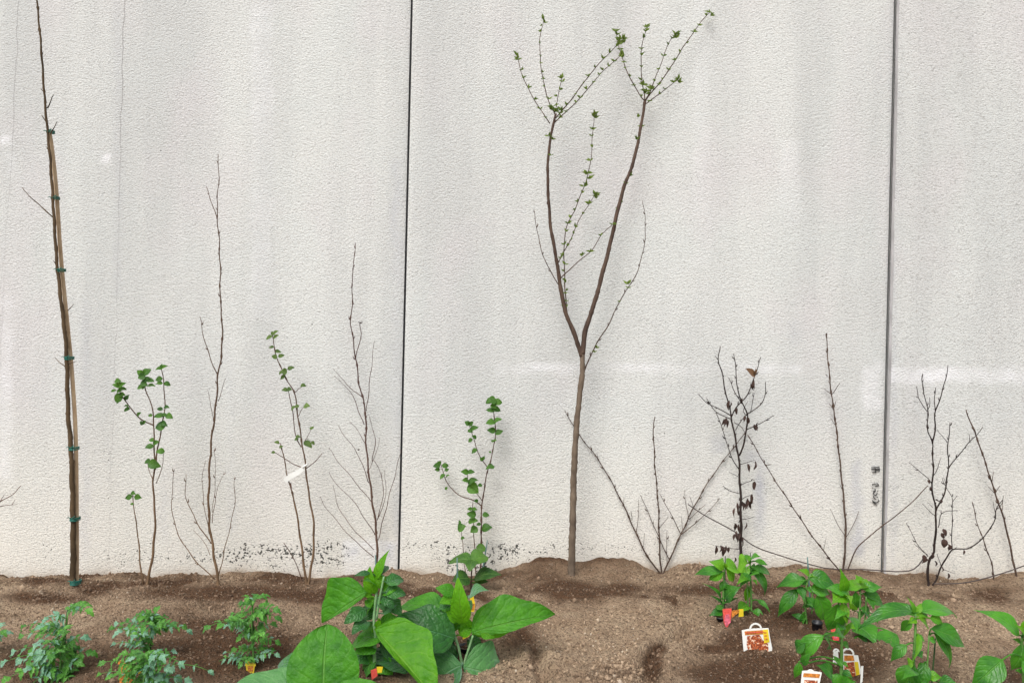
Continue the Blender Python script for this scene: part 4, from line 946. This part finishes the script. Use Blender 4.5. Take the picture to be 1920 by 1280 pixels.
# eggplants
EG = dict(kind='egg', mat='egg', stem_mat='stem_pale', nt=20, ns=5)
veg('eggplant', 'broad-leaved eggplant with an upright pointed top shoot, left of the middle', 'eggplant', (704,1268),
 [([(704,1268),(702,1225),(704,1190),(701,1168),(704,1130),(710,1085)],7,5),([(706,1160),(712,1120),(720,1080)],5,3.5)],
 [(703,1088,728,1028,20,{'m':'egg_lime','k':'lance'}),(701,1112,690,1066,28,{'m':'egg_lime','k':'ovate','n':(-.3,-1,.1)}),(708,1078,716,1104,20,{'m':'egg_lime','k':'ovate'}),(712,1076,726,1056,20,{'m':'egg_dark','k':'ovate'}),(694,1074,662,1078,10,{'m':'egg_dark','k':'lance'}),
  (724,1092,758,1084,18,{'m':'egg_dark'}),(722,1110,762,1112,20,{'m':'egg_dark'}),(688,1110,600,1168,108,{'n':(-.1,-1,.25),'arch':.02,'c':.5,'as':(.12,1),'dy1':-.02,'fold':.1}),(684,1142,646,1166,26,{'m':'egg_dark'}),(690,1165,660,1185,18,{'m':'egg_dark'}),(716,1196,655,1200,30,{'n':(0,-.5,.9),'c':.55}),
  (704,1180,812,1298,112,{'m':'egg_lime','n':(.2,-.9,.5),'dy0':-.02,'dy1':-.14,'arch':-.03,'c':.25,'as':(1,.14),'fold':.12}),(770,1250,680,1226,30,{'m':'egg_dark','n':(0,-.5,1),'dy0':.05,'arch':.12}),(712,1205,742,1226,24,{'m':'egg_dark','dy0':.03}),(696,1225,664,1240,26,{'m':'egg_dark','dy0':.03}),(708,1240,736,1262,26,{'dy0':.02}),(728,1128,752,1150,26,{'m':'egg_dark','dy0':.04}),(712,1100,736,1078,18,{'m':'egg_lime','k':'ovate'}),(694,1118,672,1100,14,{'m':'egg_lime','k':'ovate'}),(712,1160,700,1200,16,{'m':'egg_lime','n':(0,-1,0)}),(705,1150,668,1150,26,{'m':'egg_dark','dy0':.03}),(714,1172,752,1160,28,{'dy0':.03}),(700,1205,668,1222,30,{'m':'egg','dy0':.02}),(712,1190,745,1200,26,{'m':'egg_dark','dy0':.05}),(716,1112,744,1100,16,{'m':'egg','k':'ovate'}),(700,1098,684,1084,12,{'m':'egg','k':'lance'}),(709,1120,722,1148,16,{'m':'egg_pale','k':'lance'}),(700,1140,690,1118,18,{'m':'egg_lime','k':'ovate'}),(704,1240,676,1262,28,{'m':'egg'}),(718,1118,738,1138,20,{'m':'egg_dark'}),(702,1125,688,1140,22,{'m':'egg_lime'}),(718,1150,742,1132,12,{'m':'egg_pale'}),(716,1130,728,1112,22,{})], seed=11, **EG)
veg('eggplant', 'eggplant with two long sideways leaves and one upright bright leaf, in the middle', 'eggplant', (866,1248),
 [([(867,1248),(860,1215),(853,1192),(846,1160),(852,1140)],6,4.5),([(871,1240),(880,1212),(887,1190)],5,4)],
 [(868,1168,858,1090,38,{'m':'egg_lime','k':'ovate','n':(0,-1,.1)}),(852,1112,818,1100,20,{'k':'ovate'}),(850,1122,826,1128,18,{'m':'egg_lime','k':'ovate'}),(880,1116,912,1102,17,{'m':'egg_pale','k':'lance'}),(884,1184,1042,1148,92,{'n':(.1,-.9,.45),'arch':.03,'c':.45,'fold':.1,'as':(1,.3)}),(886,1184,990,1166,26,{'m':'egg_lime','n':(0,-.9,-.2),'dy0':.01}),(902,1184,928,1194,18,{'m':'egg_lime','k':'ovate'}),
  (844,1160,746,1126,34,{'n':(-.1,-.5,.9),'c':.4,'dy1':.06}),(852,1196,724,1168,72,{'m':'egg_dark','n':(-.1,-.8,.6),'arch':.12,'dy0':-.03,'c':.4}),(846,1150,838,1175,24,{'m':'egg_dark','k':'ovate'}),(866,1246,800,1292,64,{'m':'egg_pale','n':(-.4,-.7,.8),'dy0':-.06,'wave':.16,'fold':.3}),(868,1250,952,1278,80,{'m':'egg_pale','n':(.1,-.8,.7),'dy0':-.05}),(870,1160,880,1186,26,{'m':'egg_lime'}),(864,1166,846,1182,16,{}),(876,1200,905,1214,26,{'m':'egg_dark','dy0':.05}),(850,1205,826,1224,28,{'m':'egg_dark','dy0':.04}),(856,1130,846,1106,16,{'m':'egg_lime','k':'ovate'}),(872,1150,884,1122,18,{'m':'egg_dark','k':'ovate','dy0':.03}),(846,1155,800,1140,34,{'m':'egg','dy0':.03}),(850,1172,812,1182,34,{'m':'egg_dark','dy0':.03}),(862,1190,884,1172,24,{'m':'egg_lime','k':'ovate'}),(858,1160,838,1146,20,{'m':'egg_lime','k':'ovate'}),(860,1225,830,1236,26,{'m':'egg_dark','dy0':.03}),(876,1220,904,1230,26,{'m':'egg_dark','dy0':.04}),(862,1140,878,1128,16,{'m':'egg','k':'ovate'}),(846,1128,824,1140,16,{'m':'egg_dark','k':'ovate'})], seed=12, **EG)
veg('eggplant', 'nearest eggplant with one huge rounded leaf at the bottom edge, left of the middle', 'eggplant', (600,1440),
 [([(600,1440),(602,1380),(606,1330)],9,7)],
 [(606,1330,611,1170,138,{'k':'round','n':(0,-1,.35),'dy0':.0,'dy1':.06,'arch':.05,'c':.35,'curl':.1,'nt':26,'ns':7}),(600,1330,424,1278,60,{'m':'egg_pale','n':(0,-.6,.8)}),(590,1244,513,1244,30,{'m':'egg_pale','dy0':.12,'n':(0,-.8,.6)}),(612,1335,720,1290,60,{'m':'egg'})], seed=13, d=1.98, **EG)
# small hydrangea-like plant behind
veg('seedling', 'small toothed-leaf seedling on a reddish stem in front of the bright leafy shrub', 'seedling', (883,1104), [([(883,1104),(884,1080),(885,1056)],3.2,2.4)],
 [(884,1052,840,1050,18,{'n':(0,-.35,1),'c':.6}),(885,1052,916,1040,22,{'n':(0,-.5,1),'c':.8}),(885,1050,880,1068,24,{'n':(0,-.6,1),'c':.4,'dy1':-.05}),(888,1086,938,1072,16,{'c':.05,'n':(0,-.45,1)}),(879,1084,850,1086,22,{'c':0}),(890,1092,915,1088,10,{'c':0})], kind='ser', mat='leaf_small', stem_mat='bark', seed=14, nt=18, ns=3)

# ------------------------------------------------------------------ tomatoes
def tomato(label, base, stem, fronds, seed, d=None, blue=.4):
    rng = random.Random(seed); d = d or hit(*base)
    e = empty('tomato_plant', P(base[0], base[1], d), label, 'tomato plant', 'tomato seedlings at the lower left')
    q = crom([P(a, b, d) for a, b in stem], .012); q.insert(0, q[0] - Vector((0, 0, .05)))
    mb = MB(); tube(mb, q, [.0034 - .0016 * k / len(q) for k in range(len(q))], 7); mb.build('stem', M['stem_green'], e)
    for fr in fronds:
        tx, ty, s = fr[:3]; blu = (fr[3] if len(fr) > 3 else rng.random() < blue)
        nodes = [(to_px(*v), v) for v in q[1:]]
        if len(fr) > 4: A = P(fr[4], fr[5], d)
        else:
            cand = sorted(nodes, key=lambda c: abs(c[0][1] - (ty + 12)))[:3]; A = rng.choice(cand)[1]
        T = P(tx, ty, d + rng.uniform(-.09, .05)); D = T - A; L = D.length
        n = 9; path = [A + D * (k / n) + Vector((0, 0, L * .55 * (k / n) * (1 - k / n))) for k in range(n + 1)]
        mb = MB(); tube(mb, path, [.0015 - .0008 * k / n for k in range(n + 1)], 5, c=.7, mi=0)
        ls = s * 1.2 * d / FPX
        for t in (.22, .38, .52, .66, .82):
            i = int(t * n); pos = path[i]; T_ = (path[min(i + 1, n)] - path[i - 1]).normalized()
            up = Vector((rng.uniform(-.3, .3), -.5, .85)); sd = T_.cross(up).normalized()
            for sg in (-1, 1):
                sz = ls * rng.uniform(.45, .85) * (1 if t < .75 else .8)
                dr = (sd * sg + T_ * .55 + Vector((0, 0, rng.uniform(-.5, .15)))).normalized()
                st = pos + dr * .006
                leaf(mb, pos, st + dr * sz, (rng.uniform(-.4, .4), rng.uniform(-.8, -.2), .8), sz * .8, 'saw', .06, .25, .2, .3, nt=12, ns=2, rng=rng, mi=1 if rng.random() < (.6 if blu else .12) else 0)
        T_ = (path[-1] - path[-2]).normalized()
        leaf(mb, path[-1], path[-1] + (T_ + Vector((0, 0, -.2))).normalized() * ls, (0, -.6, .8), ls * .85, 'saw', .08, .25, .2, .3, nt=12, ns=2, rng=rng, mi=1 if blu else 0)
        mb.build('leaf', [M['tomato'], M['tomato_sheen']], e)
tomato('widest bushy tomato seedling at the far left of the bed', (112,1268), [(112,1268),(114,1235),(119,1200),(126,1160),(128,1146)],
 [(162,1140,17,0),(148,1132,14,1),(50,1172,17,0),(45,1190,15,0),(92,1158,14,1),(85,1172,16,1),(150,1195,17,1),(160,1222,20,0),(30,1220,18,1),(15,1238,18,1),(45,1235,18,1),(70,1225,18,1),(60,1252,18,1),(100,1225,18,0),(140,1240,18,0),(165,1262,18,0),(20,1268,18,0),(90,1268,18,1),(130,1275,18,0),(110,1205,16,0),(135,1215,16,0),(75,1205,16,1),(118,1180,14,0),(62,1280,18,1)], 21, blue=.5)
tomato('stray tomato seedling cut off at the left edge', (-25,1225), [(-25,1225),(-22,1200),(-20,1180)], [(4,1180,15,0),(8,1186,13,1),(-50,1180,15,0),(-10,1205,13,0)], 22)
tomato('low bushy tomato seedling with feathery pale tips, second from the left', (275,1230), [(275,1230),(278,1205),(283,1180),(288,1160)],
 [(222,1168,15,1),(230,1182,16,1),(215,1176,13,0),(245,1160,14,0),(255,1190,15,1),(240,1205,13,1),(262,1152,13,0),(290,1150,15,0),(275,1150,14,0),(305,1155,13,0),(320,1168,14,0),(340,1172,15,0),(350,1180,12,1),(270,1175,14,0),(298,1170,14,0),(262,1200,13,0),(218,1205,10,1)], 23)
tomato('tomato seedling behind the orange tag at the bottom edge', (268,1300), [(268,1300),(270,1270),(275,1235)],
 [(200,1240,15,0),(225,1232,15,0),(215,1265,14,0),(240,1225,16,0),(265,1225,16,0),(300,1228,17,1),(320,1220,15,1),(335,1240,14,1),(345,1272,16,1),(280,1245,17,1),(310,1250,17,1),(290,1268,18,1),(325,1268,17,1),(250,1250,16,0),(270,1262,17,0),(390,1256,12,1),(190,1262,13,0),(305,1285,18,1),(340,1290,16,0)], 24, blue=.6)
tomato('tall narrow tomato seedling behind the yellow hoop tag', (476,1248), [(476,1248),(474,1210),(472,1170),(474,1135),(478,1122)],
 [(455,1128,16,0),(465,1120,13,0),(495,1120,15,0),(512,1140,16,0),(515,1155,15,0),(505,1170,15,0),(440,1150,14,0),(420,1168,15,0),(396,1172,15,0),(428,1172,12,1),(460,1160,15,0),(485,1150,16,0),(490,1185,14,0),(455,1190,14,0),(515,1200,13,0),(445,1215,13,0),(408,1240,13,1),(425,1222,11,1),(515,1225,11,1),(505,1215,13,0),(490,1230,13,0),(455,1240,13,0)], 25, blue=.15)

# ------------------------------------------------------------------ tags and pots
def prism(mb, poly, d, th, tilt=0, mi=0):
    """outline in picture units standing at depth d with real thickness"""
    n = len(poly); y0 = max(q[1] for q in poly)
    f = [P(a, b, d + tilt * (y0 - b) / 50.) for a, b in poly]; bk = [v + Vector((0, th, 0)) for v in f]
    mb.add(f + bk, [tuple(range(n)), tuple(range(2 * n - 1, n - 1, -1))] + [(i, i + n, (i + 1) % n + n, (i + 1) % n) for i in range(n)], None, .5, mi)
def arc(cx, cy, r, a0, a1, n=12): return [(cx + r * math.cos(a0 + (a1 - a0) * k / n), cy - r * math.sin(a0 + (a1 - a0) * k / n)) for k in range(n + 1)]
def hoop(mb, cx, cy, r, w, d, th, tilt, y0, a0=-.1, a1=math.pi + .1):
    o = arc(cx, cy, r, a0, a1); i_ = arc(cx, cy, r - w, a0, a1)
    vs_ = []
    for A, B in zip(o, i_):
        for (x, y) in (A, B):
            v = P(x, y, d + tilt * (y0 - y) / 50.); vs_ += [v, v + Vector((0, th, 0))]
    n = len(o); fs_ = []
    for k in range(n - 1):
        a = 4 * k; fs_ += [(a, a + 2, a + 6, a + 4), (a + 1, a + 5, a + 7, a + 3), (a, a + 4, a + 5, a + 1), (a + 2, a + 3, a + 7, a + 6)]
    fs_ += [(0, 1, 3, 2), (4 * n - 4, 4 * n - 2, 4 * n - 1, 4 * n - 3)]
    mb.add(vs_, fs_)
def ptag(label, corners, hoopc, hr, d, layers, ringmat='white', th=.0015, tilt=.012, hw=3.2):
    y0 = max(c[1] for c in corners)
    e = empty('plant_tag', P(sum(c[0] for c in corners) / len(corners), y0, d), label, 'tag', 'printed plant tags stuck in the soil')
    mb = MB(); prism(mb, corners, d, th, tilt)
    if hoopc: hoop(mb, hoopc[0], hoopc[1], hr, hw, d, th, tilt, y0)
    mb.build('card', M[ringmat], e, smooth=False)
    for i, (poly, mat) in enumerate(layers):
        mb = MB(); yb = max(q[1] for q in poly); dd = d + tilt * (y0 - yb) / 50. - .0012 - .0004 * i
        prism(mb, poly, dd, .0005, tilt); mb.build('print', M[mat], e, smooth=False)
d1 = hit(1418, 1219) 
ptag('white hooped picture tag with red peppers and a yellow corner, nearest the pepper pair', [(1391,1181),(1406,1178),(1428,1177),(1441,1177),(1444,1196),(1448,1214),(1446,1232),(1396,1236),(1393,1205)], (1417,1179), 12, d1,
  [([(1396,1183),(1434,1180),(1435,1188),(1397,1190)], 'tag_orange'), ([(1401,1192),(1424,1189),(1431,1200),(1440,1206),(1442,1228),(1424,1234),(1406,1232),(1400,1208)], 'print'), ([(1430,1180),(1440,1179),(1443,1203),(1433,1205)], 'tag_yellow'), ([(1432,1184),(1437,1184),(1437,1187),(1432,1187)], 'tag_orange'), ([(1433,1190),(1438,1190),(1438,1193),(1433,1193)], 'tag_orange'), ([(1434,1196),(1439,1196),(1439,1199),(1434,1199)], 'tag_orange'), ([(1398,1185),(1432,1183),(1432,1184.6),(1398,1186.6)], 'tag_red')])
d2 = hit(1595, 1270)
ptag('white hooped picture tag half hidden behind the tall pepper stem', [(1578,1224),(1609,1228),(1616,1262),(1618,1290),(1582,1292)], (1590,1226), 12, d2,
  [([(1583,1228),(1600,1228),(1602,1238),(1583,1238)], 'tag_orange'), ([(1583,1242),(1601,1240),(1604,1262),(1606,1280),(1584,1284)], 'print'), ([(1602,1240),(1609,1240),(1613,1270),(1606,1272)], 'tag_yellow')])
d3 = hit(1518, 1318)
ptag('white picture tag cut by the bottom edge below the drooping pepper leaf', [(1504,1257),(1519,1256),(1541,1260),(1536,1284),(1534,1318),(1498,1318)], (1520,1262), 8, d3,
  [([(1507,1261),(1538,1263),(1536,1270),(1506,1268)], 'tag_orange'), ([(1508,1274),(1533,1275),(1532,1300),(1506,1300)], 'print')])
d4 = hit(1566, 1245)
ptag('narrow blank white tag left of the tall pepper stem', [(1563,1221),(1571,1219),(1574,1246),(1572,1256),(1561,1256)], (1568,1221), 6, d4, [])
d5 = hit(1618,1278)
ptag('slim blank white tag edge right of the half hidden picture tag', [(1615,1248),(1619,1248),(1617,1280),(1613,1280)], None, 0, d5, [])
dA = hit(1362, 1176)
ptag('red folded pot label with a yellow end in front of the pepper pair', [(1355,1141),(1372,1140),(1370,1165),(1362,1178),(1357,1166)], None, 0, dA,
  [([(1360,1152),(1367,1150),(1370,1166),(1361,1174),(1358,1164)], 'tag_pink'), ([(1386,1141),(1394,1141),(1394,1155),(1385,1156)], 'tag_yellow'), ([(1372,1144),(1386,1142),(1386,1147),(1372,1158)], 'tag_orange')], ringmat='tag_red')
ptag('red and pink pot label behind the broad pepper leaves', [(1558,1180),(1574,1177),(1573,1200),(1562,1200)], None, 0, hit(1566, 1205), [([(1563,1183),(1570,1182),(1570,1196),(1564,1196)], 'tag_pink')], ringmat='tag_red')
ptag('yellow and orange pot label behind the upright middle eggplant leaf', [(881,1117),(888,1117),(891,1134),(889,1146),(882,1146)], None, 0, hit(886, 1160), [([(882,1131),(890,1131),(889,1143),(883,1143)], 'tag_orange')], ringmat='tag_yellow')
ptag('small yellow label between the middle eggplant stems', [(866,1172),(874,1170),(882,1178),(880,1192),(868,1198)], None, 0, hit(872, 1205), [([(870,1172),(875,1172),(877,1186),(872,1190)], 'tag_orange')], ringmat='tag_yellow')
ptag('red and yellow pot label under the left eggplant leaves', [(695,1256),(706,1252),(708,1266),(697,1274)], None, 0, hit(703, 1276), [([(706,1249),(718,1249),(716,1260),(708,1261)], 'tag_yellow')], ringmat='tag_red')
ptag('yellow hooped tag at the foot of the tall narrow tomato seedling', [(461,1243),(478,1243),(476,1262),(462,1262)], (469.5,1247), 10, hit(470, 1262), [([(464,1248),(475,1248),(474,1258),(465,1258)], 'tag_orange')], ringmat='tag_yellow')
ptag('orange tag at the bottom edge among the tomato leaves', [(222,1250),(232,1246),(246,1252),(250,1282),(224,1282)], (228,1244), 7, hit(236, 1290) - .02, [([(246,1248),(268,1256),(262,1262),(247,1264)], 'tag_yellow')], ringmat='tag_orange')
ptag('dull orange label half buried in the widest tomato seedling', [(54,1242),(74,1244),(72,1254),(56,1256)], None, 0, hit(64, 1262) - .05, [], ringmat='tag_orange')

def pot(label, c, r, d, h=.010):
    e = empty('nursery_pot', P(*c, d), label, 'pot', 'sunken nursery pots round the seedlings')
    mb = MB(); o = P(*c, d); R = r * d / FPX; n = 24; prof = [(R, -.03), (R * 1.02, h * .6), (R * 1.10, h * .62), (R * 1.10, h), (R * .98, h), (R * .93, -.03)]
    vs_ = [o + Vector((a * math.cos(2 * math.pi * k / n), a * math.sin(2 * math.pi * k / n), b)) for a, b in prof for k in range(n)]
    m = len(prof); fs_ = [(i * n + k, i * n + (k + 1) % n, (i + 1) * n + (k + 1) % n, (i + 1) * n + k) for i in range(m - 1) for k in range(n)]
    mb.add(vs_, fs_); mb.build('rim', M['pot'], e)
pot('black pot rim sunk in the soil under the left pepper of the pair', (1352,1160), 12, hit(1352, 1160))
pot('black pot rim sunk in the soil under the drooping-leaved pepper', (1532,1176), 9, hit(1532, 1176), .02)
pot('black pot rim sunk in the soil under the middle eggplant', (876,1216), 16, hit(876, 1216))
print('objects', len(bpy.data.objects))
